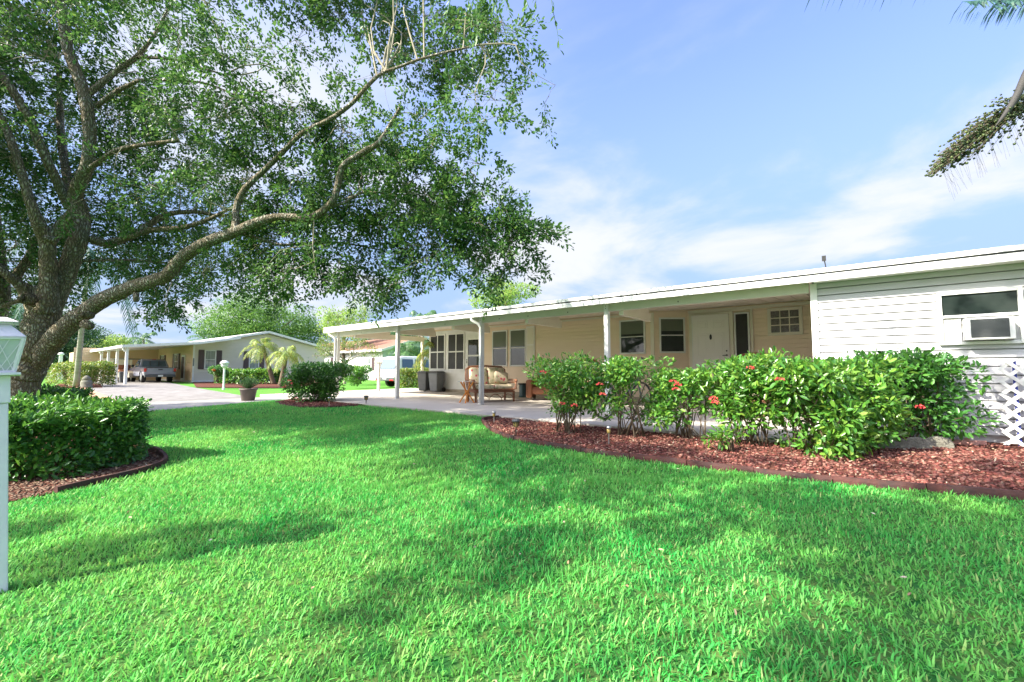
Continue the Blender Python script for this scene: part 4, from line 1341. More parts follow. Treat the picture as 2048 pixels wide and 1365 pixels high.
def flower(parent, c, m, r=0.032):
    n = 26
    d = rdir(n); d[:, 2] = np.abs(d[:, 2]) * 0.8 - 0.1
    Pn = np.array(c)[None] + d * r * np.array([1, 1, 0.7])
    V, F = leaves(Pn, d + rdir(n)*0.8, d + rdir(n)*0.3, np.full(n, 0.024), np.full(n, 0.016), hexa=False)
    return np_mesh('flower_cluster', V, F, m, parent)
IX = 'ixora shrubs along the patio'
# ixora row: (label, ground px, depth nudge ...)
def gp(px, py): return G(px, py, 0.01)
shrub('leggy ixora at the patio edge beside the loveseat, pink flower on its upper side', gp(1135, 868), 0.56, 0.38, 1.12, M_ixora, 4300, 0.07, 21, 'ixora_shrub', group=IX, legs=0.34,
      flowers=[(1086, 745, 5.9), (1124, 808, 5.9), (1148, 812, 5.9)], spread=0.8)
shrub('sparse ixora shrub growing in front of the second white post', gp(1258, 874), 0.60, 0.38, 1.08, M_ixora, 4400, 0.07, 22, 'ixora_shrub', group=IX, legs=0.32,
      flowers=[(1200, 770, 5.6), (1205, 790, 5.6)], spread=0.9)
shrub('low ixora shrub in the dip of the hedge with a double red flower', gp(1378, 878), 0.48, 0.36, 0.92, M_ixora, 3200, 0.072, 23, 'ixora_shrub', group=IX, legs=0.34,
      flowers=[(1346, 764, 5.2), (1356, 770, 5.2), (1352, 780, 5.2)])
shrub('full ixora shrub in front of the front door with two red flowers', gp(1500, 890), 0.60, 0.40, 1.08, M_ixora, 5200, 0.078, 24, 'ixora_shrub', group=IX, legs=0.30,
      flowers=[(1427, 798, 4.9), (1430, 806, 4.9), (1500, 737, 5.0)])
shrub('dense ixora shrub in front of the small nine pane window', gp(1630, 908), 0.48, 0.42, 1.04, M_ixora, 4600, 0.082, 25, 'ixora_shrub', group=IX, legs=0.14, flowers=[(1560, 760, 4.6)])
shrub('big dark green ixora against the wing wall above the scalloped stones', Vector((0.52, 7.62, -0.04)), 0.62, 0.36, 1.12, M_hedge, 5200, 0.085, 26, 'ixora_shrub', group=IX, legs=0.24,
      flowers=[(1738, 768, 5.3), (1840, 815, 5.0)], nclump=34)
shrub('dense ixora shrub at the corner of the wing wall', Vector((-0.12, 6.6, -0.04)), 0.42, 0.42, 1.03, M_ixora, 4200, 0.082, 27, 'ixora_shrub', group=IX, legs=0.14)
shrub('small broad leaved seedling between the bricks and the lattice', G(1930, 880), 0.13, 0.10, 0.16, M_hedge, 60, 0.07, 28, 'seedling', wr=0.7, nclump=6, stems=3, cat='plant')
# low weeds under the ixora
shrub('low young ixora shoots in front of the hedge', gp(1450, 905), 0.30, 0.12, 0.26, M_ixora, 160, 0.07, 29, 'ixora_sprout', nclump=8, stems=4, cat='plant')

# round clipped bush by the patio corner
shrub('round clipped ixora bush with red flowers at the far patio corner', Vector((-12.35, 6.25, -0.05)), 1.02, 0.62, 1.14, M_hedge, 9000, 0.075, 31, 'ixora_bush', legs=0.08, nclump=60, wr=0.5,
      flowers=[(579, 762, 11.6), (583, 768, 11.6), (592, 797, 11.5), (567, 775, 11.7)], stems=12, gap=(3.0, -1.3), rot=0.5)

# left hedge: a long bush cut flat, and a smaller one behind
def hedge(label, corners, h, m, n, ls, seed, name='hedge', group=None, wr=0.42, hexa=True, cat='hedge', base=0.12, skirt=True, loose=0.055):
    """corners: two ground points and a half depth"""
    (x0, y0), (x1, y1), hd = corners
    cx, cy = (x0+x1)/2, (y0+y1)/2
    t = thing(name, label, cat, (cx, cy, gz(cx, cy)), group=group)
    d = Vector((x1-x0, y1-y0)); L = d.length; d.normalize(); nn = Vector((-d.y, d.x))
    rr = random.Random(seed)
    # leaves near the surface of a rounded box
    m2 = int(n)
    u = rng.uniform(-1, 1, m2); v = rng.uniform(-1, 1, m2); w = rng.uniform(base, 1, m2)
    k = rng.integers(0, 5, m2)
    dep = rng.random(m2) ** 2.2 * 0.45
    w = np.where(k <= 1, 1 - dep * 0.6, w)
    v = np.where(k == 2, 1 - dep, v); v = np.where(k == 3, -1 + dep, v)
    u = np.where((k == 4), np.sign(u) * (1 - dep * 0.3), u)
    # round the corners
    un = np.abs(u) ; 
    edge = np.clip((np.abs(u) - (1 - hd / (L/2) * 0.6)) / (hd / (L/2) * 0.6), 0, 1)
    v = v * (1 - 0.35 * edge ** 2); w = np.where(w > 0.6, w - 0.10 * edge ** 2 - 0.08 * v ** 4, w)
    z0 = np.array([gz(cx, cy)] * m2)
    X = cx + d.x*u*L/2 + nn.x*v*hd; Y = cy + d.y*u*L/2 + nn.y*v*hd
    Pn = np.stack([X, Y, z0 + w*h], 1)
    lump = vnoise(Pn, 4.2, seed)
    out = np.stack([d.x*u*0 + nn.x*v, d.y*u*0 + nn.y*v, (w - 0.4)], 1)
    out = unit(out + 1e-4)
    Pn = Pn + out * (lump * loose + vnoise(Pn, 10.0, seed + 7) * loose * 0.5)[:, None] * h + rdir(m2) * (0.02 + loose * 0.25)
    ok = vnoise(Pn, 9.0, seed + 1) > -1.25
    Pn = Pn[ok]; out = out[ok]; q = len(Pn)
    A = out * 0.6 + rdir(q) * 0.85 + np.array([0, 0, -0.15])
    Nn = out * 0.55 + np.array([0, 0, 0.75]) + rdir(q) * 0.5
    Lf = rng.uniform(0.7, 1.25, q) * ls
    V, F = leaves(Pn, A, Nn, Lf, Lf * wr, hexa=hexa)
    np_mesh('foliage', V, F, m, t)
    mb = MB()
    for i in range(int(10 + L*6)):
        uu = rr.uniform(-0.9, 0.9); sb = Vector((cx + d.x*uu*L/2, cy + d.y*uu*L/2, gz(cx, cy) - 0.02))
        e = sb + Vector((rr.uniform(-.25, .25), rr.uniform(-.2, .2), h*rr.uniform(0.6, 0.9)))
        mb.tube([sb, sb.lerp(e, 0.5) + Vector((rr.uniform(-.05, .05), rr.uniform(-.05, .05), 0)), e], [0.012, 0.008, 0.004], 5)
    mb.build('stems', M_stem, t)
    return t
a = G(40, 985); b = G(215, 920)
hedge('wide leafy hedge below the oak with its top cut level', ((a.x - 0.9, a.y - 0.30), (b.x - 0.15, b.y + 0.10), 0.80), 0.78, M_loosehedge, 15500, 0.078, 41, skirt=False, wr=0.4, base=0.03, loose=0.12)
a = G(75, 852); b = G(140, 838)
hedge('low dark hedge close behind the wide one, at the foot of the oak', ((a.x, a.y), (b.x, b.y), 0.4), 0.60, M_hedge, 4500, 0.06, 42)
# bare spill of stems in the left bed
# ------------------------------------------------------------------ near lamp post on the left
M_lampwhite = mat('chalky_white_paint', (0.80, 0.76, 0.80), 0.5, noise=(6, (0.66, 0.62, 0.66), 0.6))
M_frosted = mat('cloudy_lantern_glass', (0.60, 0.62, 0.60), 0.25, 0.5, noise=(4, (0.42, 0.46, 0.45), 0.8))
lp = P(-9, 1190, 2.42); lp.z = gz(lp.x, lp.y)
LM = Matrix.Translation(lp) @ Matrix.Rotation(-R(4.3), 4, FW) @ Matrix.Rotation(R(90) + math.atan2(lp.y, lp.x) + math.pi*0 - R(180), 4, 'Z')
lam = thing('lamp_post', 'near white lantern post cut by the edge of the picture, beside the hedge', 'lamp post', tuple(lp))
H0 = 0.87 - lp.z
mb = MB(LM); mb.box(-0.044, 0.044, -0.044, 0.044, -0.05, H0 - 0.16); mb.build('post', M_lampwhite, lam, bevel=0.006)
mb = MB(LM); mb.box(-0.052, 0.052, -0.052, 0.052, H0 - 0.16, H0 - 0.005); mb.build('collar', M_lampwhite, lam, bevel=0.006)
mb = MB(LM); a_, b_ = 0.062, 0.100; z0, z1 = H0 + 0.012, H0 + 0.20
mb.add([(-a_,-a_,z0),(a_,-a_,z0),(a_,a_,z0),(-a_,a_,z0),(-b_,-b_,z1),(b_,-b_,z1),(b_,b_,z1),(-b_,b_,z1)], [(0,3,2,1),(4,5,6,7),(0,1,5,4),(1,2,6,5),(2,3,7,6),(3,0,4,7)])
gl = mb.build('glass', M_frosted, lam)
mb = MB(LM)
for sx, sy in ((-1,-1),(1,-1),(1,1),(-1,1)):
    mb.tube([(sx*a_, sy*a_, z0), (sx*b_, sy*b_, z1)], 0.011, 6)
for zz, k in ((z0, a_), (z1, b_)):
    for (p, q) in (((-1,-1),(1,-1)), ((1,-1),(1,1)), ((1,1),(-1,1)), ((-1,1),(-1,-1))):
        mb.tube([(p[0]*k, p[1]*k, zz), (q[0]*k, q[1]*k, zz)], 0.010, 6)
mb.box(-0.09, 0.09, -0.09, 0.09, H0 - 0.005, H0 + 0.008)
mb.build('lantern_frame', M_lampwhite, lam)
mb = MB(LM)
for face in range(4):
    ca, sa = [(1,0),(0,1),(-1,0),(0,-1)][face]
    def fp(u, w):   # u -1..1 across, w 0..1 up
        k = a_ + (b_-a_)*w + 0.002
        x, y = u*k, -k
        return (x*ca - y*sa, x*sa + y*ca, z0 + (z1-z0)*w)
    for s in (-1.0, -0.5, 0.0, 0.5, 1.0):
        for dr in (-1, 1):
            u0, w0, u1, w1 = s, 0.0, s + dr*1.0, 1.0
            if u1 > 1: w1 = (1 - s)/(u1 - s) if u1 != s else 1; u1 = 1
            if u1 < -1: w1 = (s + 1)/(s - u1) if u1 != s else 1; u1 = -1
            if w1 > 0.02: mb.tube([fp(u0, w0), fp(u1, w1)], 0.0028, 4)
mb.build('lead_lattice', M_lampwhite, gl)
mb = MB(LM); mb.taper(-0.113, 0.113, -0.113, 0.113, z1+0.006, z1+0.085, 0.42); mb.build('cap', M_lampwhite, lam, bevel=0.004)
mb = MB(LM); mb.box(-0.06, 0.06, -0.06, 0.06, z1+0.085, z1+0.094); mb.taper(-0.085, 0.085, -0.085, 0.085, z1+0.095, z1+0.125, 0.45); mb.build('finial', M_lampwhite, lam, bevel=0.003)

# ------------------------------------------------------------------ path lights
M_steel = mat('brushed_steel', (0.45, 0.45, 0.44), 0.3, 0.5, metal=0.8)
M_amber = mat('amber_lens', (0.42, 0.30, 0.10), 0.25, 0.5)
def plight_silver(px, py, h, label):
    p = G(px, py)
    t = thing('path_light', label, 'path light', tuple(p), group='solar path lights')
    mb = MB(Matrix.Translation(p)); mb.lathe([(0.008, -0.05), (0.008, h-0.09)], 8); mb.build('stake', M_steel, t)
    mb = MB(Matrix.Translation(p)); mb.lathe([(0.020, h-0.09), (0.024, h-0.085), (0.026, h-0.04), (0.022, h-0.035)], 12); mb.build('lens', M_amber, t, smooth=True)
    mb = MB(Matrix.Translation(p)); mb.lathe([(0.030, h-0.034), (0.033, h-0.02), (0.030, h), (0.012, h+0.005)], 12); mb.build('cap', M_steel, t, smooth=True)
def plight_dark(px, py, h, label):
    p = G(px, py)
    t = thing('path_light', label, 'path light', tuple(p), group='solar path lights')
    mb = MB(Matrix.Translation(p)); mb.lathe([(0.009, -0.05), (0.009, h-0.12)], 8); mb.build('stake', M_black, t)
    mb = MB(Matrix.Translation(p)); mb.lathe([(0.022, h-0.12), (0.040, h-0.11), (0.046, h-0.045), (0.040, h-0.04)], 8); le = mb.build('lens', M_amber, t)
    mb = MB(Matrix.Translation(p))
    for k in range(8):
        a = k*math.pi/4
        mb.tube([(0.041*math.cos(a), 0.041*math.sin(a), h-0.11), (0.048*math.cos(a+0.4), 0.048*math.sin(a+0.4), h-0.042)], 0.0035, 4)
        mb.tube([(0.041*math.cos(a+0.4), 0.041*math.sin(a+0.4), h-0.11), (0.048*math.cos(a), 0.048*math.sin(a), h-0.042)], 0.0035, 4)
    mb.build('cage', M_black, le)
    mb = MB(Matrix.Translation(p)); mb.lathe([(0.060, h-0.04), (0.066, h-0.025), (0.050, h-0.003), (0.02, h)], 10); mb.build('cap', M_darkgrey, t)
plight_silver(988, 848, 0.22, 'small silver path light at the left tip of the lava rock bed')
plight_dark(1032, 875, 0.27, 'dark lantern path light in the lava rock bed')
plight_silver(1218, 893, 0.26, 'silver path light in the bed under the ixora shrubs')
plight_dark(732, 812, 0.27, 'dark lantern path light beside the round bush at the patio edge')
plight_silver(658, 816, 0.26, 'silver path light in front of the round bush')

# ------------------------------------------------------------------ furniture on the patio
M_wood = mat('orange_wood', (0.75, 0.30, 0.07), 0.4, 0.4, noise=(8, (0.58, 0.20, 0.045), 0.7, (1, 1, 0.3)))
M_wicker = mat('brown_rattan', (0.30, 0.13, 0.07), 0.5, 0.4, noise=(20, (0.16, 0.065, 0.035), 0.8), bump=(90, 0.6))
M_cush = mat('floral_cushion', (0.72, 0.66, 0.52), 0.85, 0.1, noise=(7, (0.45, 0.14, 0.13), 0.75))
def floral():
    t = M_cush.node_tree; L = t.links
    b = t.nodes['Principled BSDF']
    tc = N(t, 'ShaderNodeTexCoord')
    v = N(t, 'ShaderNodeTexVoronoi'); v.inputs['Scale'].default_value = 7
    L.new(tc.outputs['Object'], v.inputs['Vector'])
    r = N(t, 'ShaderNodeValToRGB')
    e = r.color_ramp.elements
    e[0].position = 0.18; e[0].color = (0.50, 0.10, 0.12, 1)
    e[1].position = 0.36; e[1].color = (0.60, 0.52, 0.38, 1)
    k = e.new(0.26); k.color = (0.62, 0.40, 0.35, 1)
    L.new(v.outputs['Distance'], r.inputs[0])
    n = N(t, 'ShaderNodeTexNoise'); n.inputs['Scale'].default_value = 9; n.inputs['Detail'].default_value = 4
    L.new(tc.outputs['Object'], n.inputs['Vector'])
    mr = N(t, 'ShaderNodeMapRange'); mr.inputs[1].default_value = 0.52; mr.inputs[2].default_value = 0.6
    L.new(n.outputs[0], mr.inputs[0])
    mx = N(t, 'ShaderNodeMix', data_type='RGBA'); L.new(mr.outputs[0], mx.inputs[0]); L.new(r.outputs[0], mx.inputs[6]); mx.inputs[7].default_value = (0.36, 0.36, 0.22, 1)
    L.new(mx.outputs[2], b.inputs['Base Color'])
floral()
def cushion(M, sx, sy, sz, name, parent, m):
    mb = MB(M)
    mb.box(-sx/2, sx/2, -sy/2, sy/2, -sz/2, sz/2)
    o = mb.build(name, m, parent, smooth=True)
    b = o.modifiers.new('bevel', 'BEVEL'); b.width = min(sx, sy, sz)*0.42; b.segments = 4
    return o
def wicker_seat(name, label, pos, ang, w, cat, cushions=True, hb=1.0, cm=None, copy_of=None):
    t = thing(name, label, cat, tuple(pos))
    M = Matrix.Translation(pos) @ Matrix.Rotation(ang, 4, 'Z')      # faces local -y
    hw = w/2
    cm = cm or M_cush
    for sx in (-1, 1):
        for sy in (-1, 1):
            mb = MB(M); mb.tube([(sx*(hw-0.05), sy*0.33, 0), (sx*(hw-0.05), sy*0.33, 0.30)], [0.032, 0.036], 8); mb.build('leg', M_wicker, t)
    mb = MB(M)
    for z in (0.28, 0.34): 
        mb.tube([(-hw+0.05, -0.35, z), (hw-0.05, -0.35, z)], 0.022, 8); mb.tube([(-hw+0.05, 0.35, z), (hw-0.05, 0.35, z)], 0.022, 8)
        for sx in (-1, 1): mb.tube([(sx*(hw-0.05), -0.35, z), (sx*(hw-0.05), 0.35, z)], 0.022, 8)
    mb.box(-hw+0.06, hw-0.06, -0.34, 0.34, 0.29, 0.33)
    nseg = max(2, int(w/0.35))
    for k in range(nseg):                                          # arched rattan under the seat
        x0 = -hw+0.05 + (w-0.1)*k/nseg; x1 = -hw+0.05 + (w-0.1)*(k+1)/nseg
        mb.tube([(x0, -0.36, 0.05)] + [(x0 + (x1-x0)*q/6, -0.36, 0.10 + 0.12*math.sin(math.pi*q/6)) for q in range(7)] + [(x1, -0.36, 0.05)], 0.010, 6)
    mb.build('seat_frame', M_wicker, t)
    mb = MB(M)
    for k in range(4):
        o_ = k*0.035
        mb.tube([(-hw+0.02+o_, 0.36, 0.34), (-hw-0.02+o_, 0.42, 0.62), (-hw+0.0+o_, 0.46, hb-0.10), (-hw+0.12+o_, 0.47, hb-0.02-o_*0.3)], 0.014, 6)
        mb.tube([(hw-0.02-o_, 0.36, 0.34), (hw+0.02-o_, 0.42, 0.62), (hw-0.0-o_, 0.46, hb-0.10), (hw-0.12-o_, 0.47, hb-0.02-o_*0.3)], 0.014, 6)
    mb.tube([(-hw+0.10, 0.47, hb-0.03), (0, 0.49, hb+0.0), (hw-0.10, 0.47, hb-0.03)], 0.026, 8)
    for k in range(int(w/0.07)):
        x = -hw+0.08 + k*0.07
        mb.tube([(x, 0.36, 0.33), (x, 0.47, hb-0.03)], 0.006, 5)
    mb.build('backrest', M_wicker, t)
    for sx in (-1, 1):
        mb = MB(M)
        for k in range(3):
            z = 0.60 - k*0.045
            mb.tube([(sx*(hw-0.0), 0.40, z), (sx*(hw+0.03), 0.0, z+0.01), (sx*(hw+0.03), -0.28, z), (sx*(hw+0.02), -0.37, z-0.05-k*0.05), (sx*(hw-0.04), -0.35, 0.34)], 0.016, 6)
        mb.blob((sx*(hw+0.02), -0.35, 0.58), 0.045, 8, 6)
        mb.build('armrest', M_wicker, t)
    if cushions:
        n = 2 if w > 1.0 else 1
        for k in range(n):
            cw = (w-0.14)/n; cx = -hw+0.07 + cw*(k+0.5)
            cushion(M @ Matrix.Translation((cx, -0.02, 0.40)), cw-0.01, 0.66, 0.14, 'seat_cushion', t, cm)
            cushion(M @ Matrix.Translation((cx, 0.33, 0.70)) @ Matrix.Rotation(R(-12), 4, 'X'), cw-0.01, 0.16, 0.50, 'back_cushion', t, cm)
    return t, M
ls, LMx = wicker_seat('loveseat', 'rattan loveseat with floral cushions behind the white post', Vector((-8.15, 9.15, 0)), R(62), 1.22, 'loveseat')
pc = thing('throw_pillow', 'pale floral throw pillow leaning on the loveseat cushions', 'pillow', tuple(LMx @ Vector((0.34, 0.08, 0.47))))
cushion(LMx @ Matrix.Translation((0.36, 0.12, 0.66)) @ Matrix.Rotation(R(-20), 4, 'X') @ Matrix.Rotation(R(8), 4, 'Y'), 0.42, 0.14, 0.34, 'pillow', pc, M_cush)
M_tan = mat('tan_vinyl', (0.46, 0.20, 0.12), 0.5, 0.3, noise=(8, (0.34, 0.14, 0.08), 0.6))
# tan armchair half hidden by the first ixora
p0 = Vector((-7.35, 10.6, 0))
t = thing('armchair', 'tan padded armchair half hidden by the first ixora shrub', 'armchair', tuple(p0))
M = Matrix.Translation(p0) @ Matrix.Rotation(R(25), 4, 'Z')
cushion(M @ Matrix.Translation((0, 0, 0.27)), 0.62, 0.66, 0.22, 'seat', t, M_tan)
cushion(M @ Matrix.Translation((0, 0.34, 0.55)), 0.66, 0.20, 0.74, 'backrest', t, M_tan)
for sx in (-1, 1): cushion(M @ Matrix.Translation((sx*0.38, 0, 0.33)), 0.18, 0.74, 0.54, 'armrest', t, M_tan)
for sx in (-1, 1):
    for sy in (-1, 1):
        mb = MB(M); mb.box(sx*0.32-0.03, sx*0.32+0.03, sy*0.28-0.03, sy*0.28+0.03, 0, 0.17); mb.build('leg', M_stem, t)
wicker_seat('wicker_chair', 'dark wicker armchair behind the ixora, left of the second post', Vector((-5.35, 9.3, 0)), R(10), 0.7, 'chair', hb=1.15)
wicker_seat('wicker_chair', 'dark wicker chair below the small nine pane window', Vector((-1.75, 9.9, 0)), R(-5), 0.75, 'chair', hb=1.24)
# drum bin
M_teal = mat('dark_teal_metal', (0.04, 0.09, 0.10), 0.35, 0.5)
p0 = P(1047, 740, 14.0); p0.z = 0
t = thing('drum_table', 'small dark teal drum beside the tan armchair', 'side table', tuple(p0))
mb = MB(Matrix.Translation(p0)); mb.lathe([(0.17, 0.0), (0.18, 0.02), (0.14, 0.05), (0.14, 0.40)], 20); mb.build('body', M_teal, t, smooth=False)
mb = MB(Matrix.Translation(p0)); mb.lathe([(0.17, 0.402), (0.185, 0.42), (0.17, 0.45)], 20); mb.build('lid', M_black, t)
# crossed wooden table with glass top
p0 = Vector((-8.28, 8.32, 0))
t = thing('folding_table', 'small orange wood table with crossed legs and round glass top', 'side table', tuple(p0))
for k in range(4):
    a = k*math.pi/2 + 0.5
    mb = MB(Matrix.Translation(p0) @ Matrix.Rotation(a, 4, 'Z'))
    mb.tube([(0.20, 0.02, 0.0), (0.03, 0.03, 0.26), (-0.03, 0.03, 0.32), (-0.19, 0.03, 0.565)], [0.022, 0.021, 0.021, 0.024], 6)
    mb.build('leg', M_wood, t)
M_clear = mat('table_glass', (0.85, 0.92, 0.9), 0.02, 0.5, alpha=0.35)
mb = MB(Matrix.Translation(p0)); mb.lathe([(0.255, 0.568), (0.26, 0.572), (0.26, 0.576), (0.255, 0.58)], 32); mb.build('glass_top', M_clear, t)

# wheeled bins
def wheelie(pos, ang, m, label):
    t = thing('wheelie_bin', label, 'trash bin', tuple(pos), group='wheeled bins under the carport')
    M = Matrix.Translation(pos) @ Matrix.Rotation(ang, 4, 'Z') @ Matrix.Scale(0.9, 4)
    mb = MB(M)
    a, b = 0.20, 0.26
    mb.add([(-a,-a,0.03),(a,-a,0.03),(a,a*1.1,0.03),(-a,a*1.1,0.03),(-b,-b,0.84),(b,-b,0.84),(b,b*1.1,0.84),(-b,b*1.1,0.84)], [(0,3,2,1),(4,5,6,7),(0,1,5,4),(1,2,6,5),(2,3,7,6),(3,0,4,7)])
    mb.build('body', m, t, bevel=0.03)
    mb = MB(M); mb.box(-b-0.02, b+0.02, -b-0.03, b*1.1, 0.842, 0.87); mb.taper(-b, b, -b, b*1.05, 0.87, 0.92, 0.8); mb.box(-b*0.8, b*0.8, b*1.1, b*1.1+0.07, 0.84, 0.865)
    mb.build('lid', M_darkgrey, t, bevel=0.012)
    for sx in (-1, 1):
        mb = MB(M); mb.tube([(sx*0.19, 0.24, 0.10), (sx*0.25, 0.24, 0.10)], 0.10, 16); mb.build('wheel', M_black, t)
    return t
wheelie(Vector((-13.85, 11.5, 0)), R(12), M_darkgrey, 'dark grey wheeled bin nearest the hedge')
wheelie(Vector((-13.15, 11.5, 0)), R(8), M_midgrey, 'lighter grey wheeled bin below the sun room screens')

# bicycle behind the second ixora
def bicycle(pos, ang):
    t = thing('bicycle', 'bicycle parked on the patio behind the ixora, its handlebar showing', 'bicycle', tuple(pos))
    M = Matrix.Translation(pos) @ Matrix.Rotation(ang, 4, 'Z')
    for x in (-0.52, 0.52):
        mb = MB(M); mb.tube([(x + 0.31*math.cos(a*math.pi/12), 0, 0.33 + 0.31*math.sin(a*math.pi/12)) for a in range(25)], 0.02, 8, cap=False)
        w = mb.build('wheel', M_black, t)
        mb = MB(M)
        for k in range(14):
            a = k*math.pi/7
            mb.tube([(x, 0, 0.33), (x + 0.3*math.cos(a), 0, 0.33 + 0.3*math.sin(a))], 0.0015, 3)
        mb.build('spokes', M_steel, w)
    mb = MB(M)
    for a, b in (((-0.52,0,.33),(-0.1,0,.3)), ((-0.1,0,.3),(-0.2,0,.78)), ((-0.52,0,.33),(-0.2,0,.75)), ((-0.18,0,.72),(0.38,0,.80)), ((-0.1,0,.3),(0.40,0,.70)), ((0.52,0,.33),(0.36,0,.92)), ((0.36,0,.92),(0.33,0,1.05))):
        mb.tube([a, b], 0.016, 8)
    mb.build('frame', M_darkgrey, t)
    mb = MB(M); mb.blob((-0.22, 0, 0.84), (0.13, 0.07, 0.035)); mb.build('saddle', M_black, t, smooth=True)
    mb = MB(M); mb.tube([(0.22, -0.30, 1.09), (0.34, -0.12, 1.07), (0.35, 0, 1.05), (0.34, 0.12, 1.07), (0.22, 0.30, 1.09)], 0.012, 8); hb = mb.build('handlebar', M_steel, t)
    for s in (-1, 1):
        mb = MB(M); mb.tube([(0.10, s*0.33, 1.11), (0.22, s*0.30, 1.09)], 0.018, 8); mb.build('grip', M_black, hb)
bicycle(Vector((-3.45, 7.6, 0)), R(75))

# flower pot
M_pot = mat('brown_grey_pot', (0.14, 0.11, 0.10), 0.5, 0.3, noise=(9, (0.2, 0.16, 0.14), 0.6))
p0 = G(496, 803)
t = thing('plant_pot', 'large brown tapered pot with feathery grassy plant on the lane edge', 'plant pot', tuple(p0))
mb = MB(Matrix.Translation(p0)); mb.lathe([(0.16, 0.0), (0.17, 0.01), (0.225, 0.33), (0.25, 0.345), (0.25, 0.385), (0.225, 0.39), (0.21, 0.35)], 28); mb.build('pot', M_pot, t, smooth=True)
n = 1700
az = rng.uniform(0, 6.283, n); el = rng.uniform(0.5, 1.5, n)
d = np.stack([np.cos(az)*np.cos(el), np.sin(az)*np.cos(el), np.sin(el)], 1)
Pn = np.array(p0)[None] + np.array([0, 0, 0.36]) + d * rng.uniform(0.0, 0.30, n)[:, None]
V, F = leaves(Pn, d + rdir(n)*0.35, rdir(n), rng.uniform(0.07, 0.13, n), np.full(n, 0.008), hexa=False)
np_mesh('foliage', V, F, M_darktree, t)

# ------------------------------------------------------------------ palms
def frond_parts(c0, c1, c2, c3, nl, ll, lw, droop=0.5, twist=0.0):
    """bezier rachis with leaflets both sides"""
    t = np.linspace(0, 1, nl)[:, None]
    B = (1-t)**3*c0 + 3*(1-t)**2*t*c1 + 3*(1-t)*t*t*c2 + t**3*c3
    T = unit(3*(1-t)**2*(c1-c0) + 6*(1-t)*t*(c2-c1) + 3*t*t*(c3-c2))
    S = unit(np.cross(T, np.array([0, 0, 1.0])) + 1e-6)
    up = np.cross(S, T)
    parts = []
    m = (t[:, 0] > 0.14)
    prof = np.sin(np.clip((t[m, 0] - 0.05), 0, 1) * math.pi * 0.92) ** 0.6 + 0.15
    for s in (-1, 1):
        q = B[m]; k = len(q)
        A = S[m]*s*0.9 + T[m]*0.55 + np.array([0, 0, -droop]) + rng.normal(size=(k, 3))*0.10
        A = unit(A)
        L = ll * prof * rng.uniform(0.85, 1.1, k)
        Nn = up[m] + rng.normal(size=(k, 3))*0.2
        e1 = q + A*(L*0.5)[:, None]
        A2 = unit(A + np.array([0, 0, -droop*0.9]))
        e2 = e1 + A2*(L*0.5)[:, None]
        W_ = unit(np.cross(A, Nn)) * lw
        V = np.stack([q - W_*0.3, q + W_*0.3, e1 + W_*0.5, e1 - W_*0.5, e2], 1).reshape(-1, 3)
        b = np.arange(k)[:, None]*5
        F4 = b + np.array([[0, 1, 2, 3]]); F3_ = b + np.array([[3, 2, 4]])
        parts.append((V, F4)); parts.append((V.copy(), F3_))
    V, F = np_tubes(B[None], np.linspace(0.018, 0.005, nl)[None] * (ll/0.5), 4)
    parts.append((V, F))
    return parts
def palm(name, label, base, top, tr, nf, fl, ll, lw, m, seed, droop=0.5, nl=34, arch=0.7, cat='palm tree', group=None, bark=None, elev=(-0.4, 1.2), bend=0.0):
    rr = random.Random(seed)
    t = thing(name, label, cat, tuple(base), group=group)
    b = Vector(base); c = Vector(top)
    mb = MB(); n = 14
    pts = []; rad = []
    for i in range(n+1):
        q = i/n
        p = b.lerp(c, q) + Vector((math.sin(q*math.pi)*bend, 0, 0))
        pts.append(p); rad.append(tr*(1.25 - 0.45*q + (0.25 if i == 0 else 0)) * (1 + 0.03*(i % 2)))
    mb.tube(pts, rad, 12); mb.build('trunk', bark or M_palmtrunk, t, smooth=True)
    parts = []
    for k in range(nf):
        az = 2*math.pi*k/nf*2.4 + rr.uniform(-.2, .2); e = elev[0] + (elev[1]-elev[0])*rr.random()
        d = np.array([math.cos(az)*math.cos(e), math.sin(az)*math.cos(e), math.sin(e)])
        f = fl*rr.uniform(0.85, 1.1)
        c0 = np.array(c); c1 = c0 + d*f*0.4 + np.array([0, 0, 0.10*f]); c2 = c0 + d*f*0.75 + np.array([0, 0, -0.08*f*arch]); c3 = c0 + d*f*0.95 + np.array([0, 0, -0.55*f*arch])
        parts += frond_parts(c0, c1, c2, c3, nl, ll, lw, droop)
    V, F = merge(parts)
    np_mesh('fronds', V, F, m, t)
    return t
# overhead palm at the right edge with fruit, its trunk just outside the frame
tb = P(2330, 760, 3.6); tb.z = gz(tb.x, tb.y)
ctop = Vector((tb.x, tb.y, 4.75))
qp = thing('palm_tree', 'palm reaching in at the upper right with hanging fruit and grey spathe', 'palm tree', tuple(tb))
mb = MB(); mb.tube([tb + Vector((0,0,-0.1)), tb + Vector((0.02,0,1.5)), tb + Vector((0,0,3.2)), ctop], [0.17, 0.13, 0.12, 0.13], 14); mb.build('trunk', M_palmtrunk, qp, smooth=True)
parts = []
def pf(a, b, c, d, ll=0.45, nl=60, droop=0.9, lw=0.016):
    return frond_parts(np.array(a), np.array(P(*b)), np.array(P(*c)), np.array(P(*d)), nl, ll, lw, droop)
parts += pf(ctop, (2150, -130, 3.5), (1900, -70, 3.3), (1640, -30, 3.1), 0.26)
parts += pf(ctop, (2200, -20, 3.4), (2080, -8, 3.0), (1925, 4, 2.8), 0.20, nl=110)
parts += pf(ctop, (2220, -60, 3.3), (2130, -50, 3.0), (1985, 12, 2.8), 0.22, nl=90)
parts += pf(ctop, (2260, -260, 3.4), (2100, -420, 2.6), (1700, -420, 2.0), 0.45)
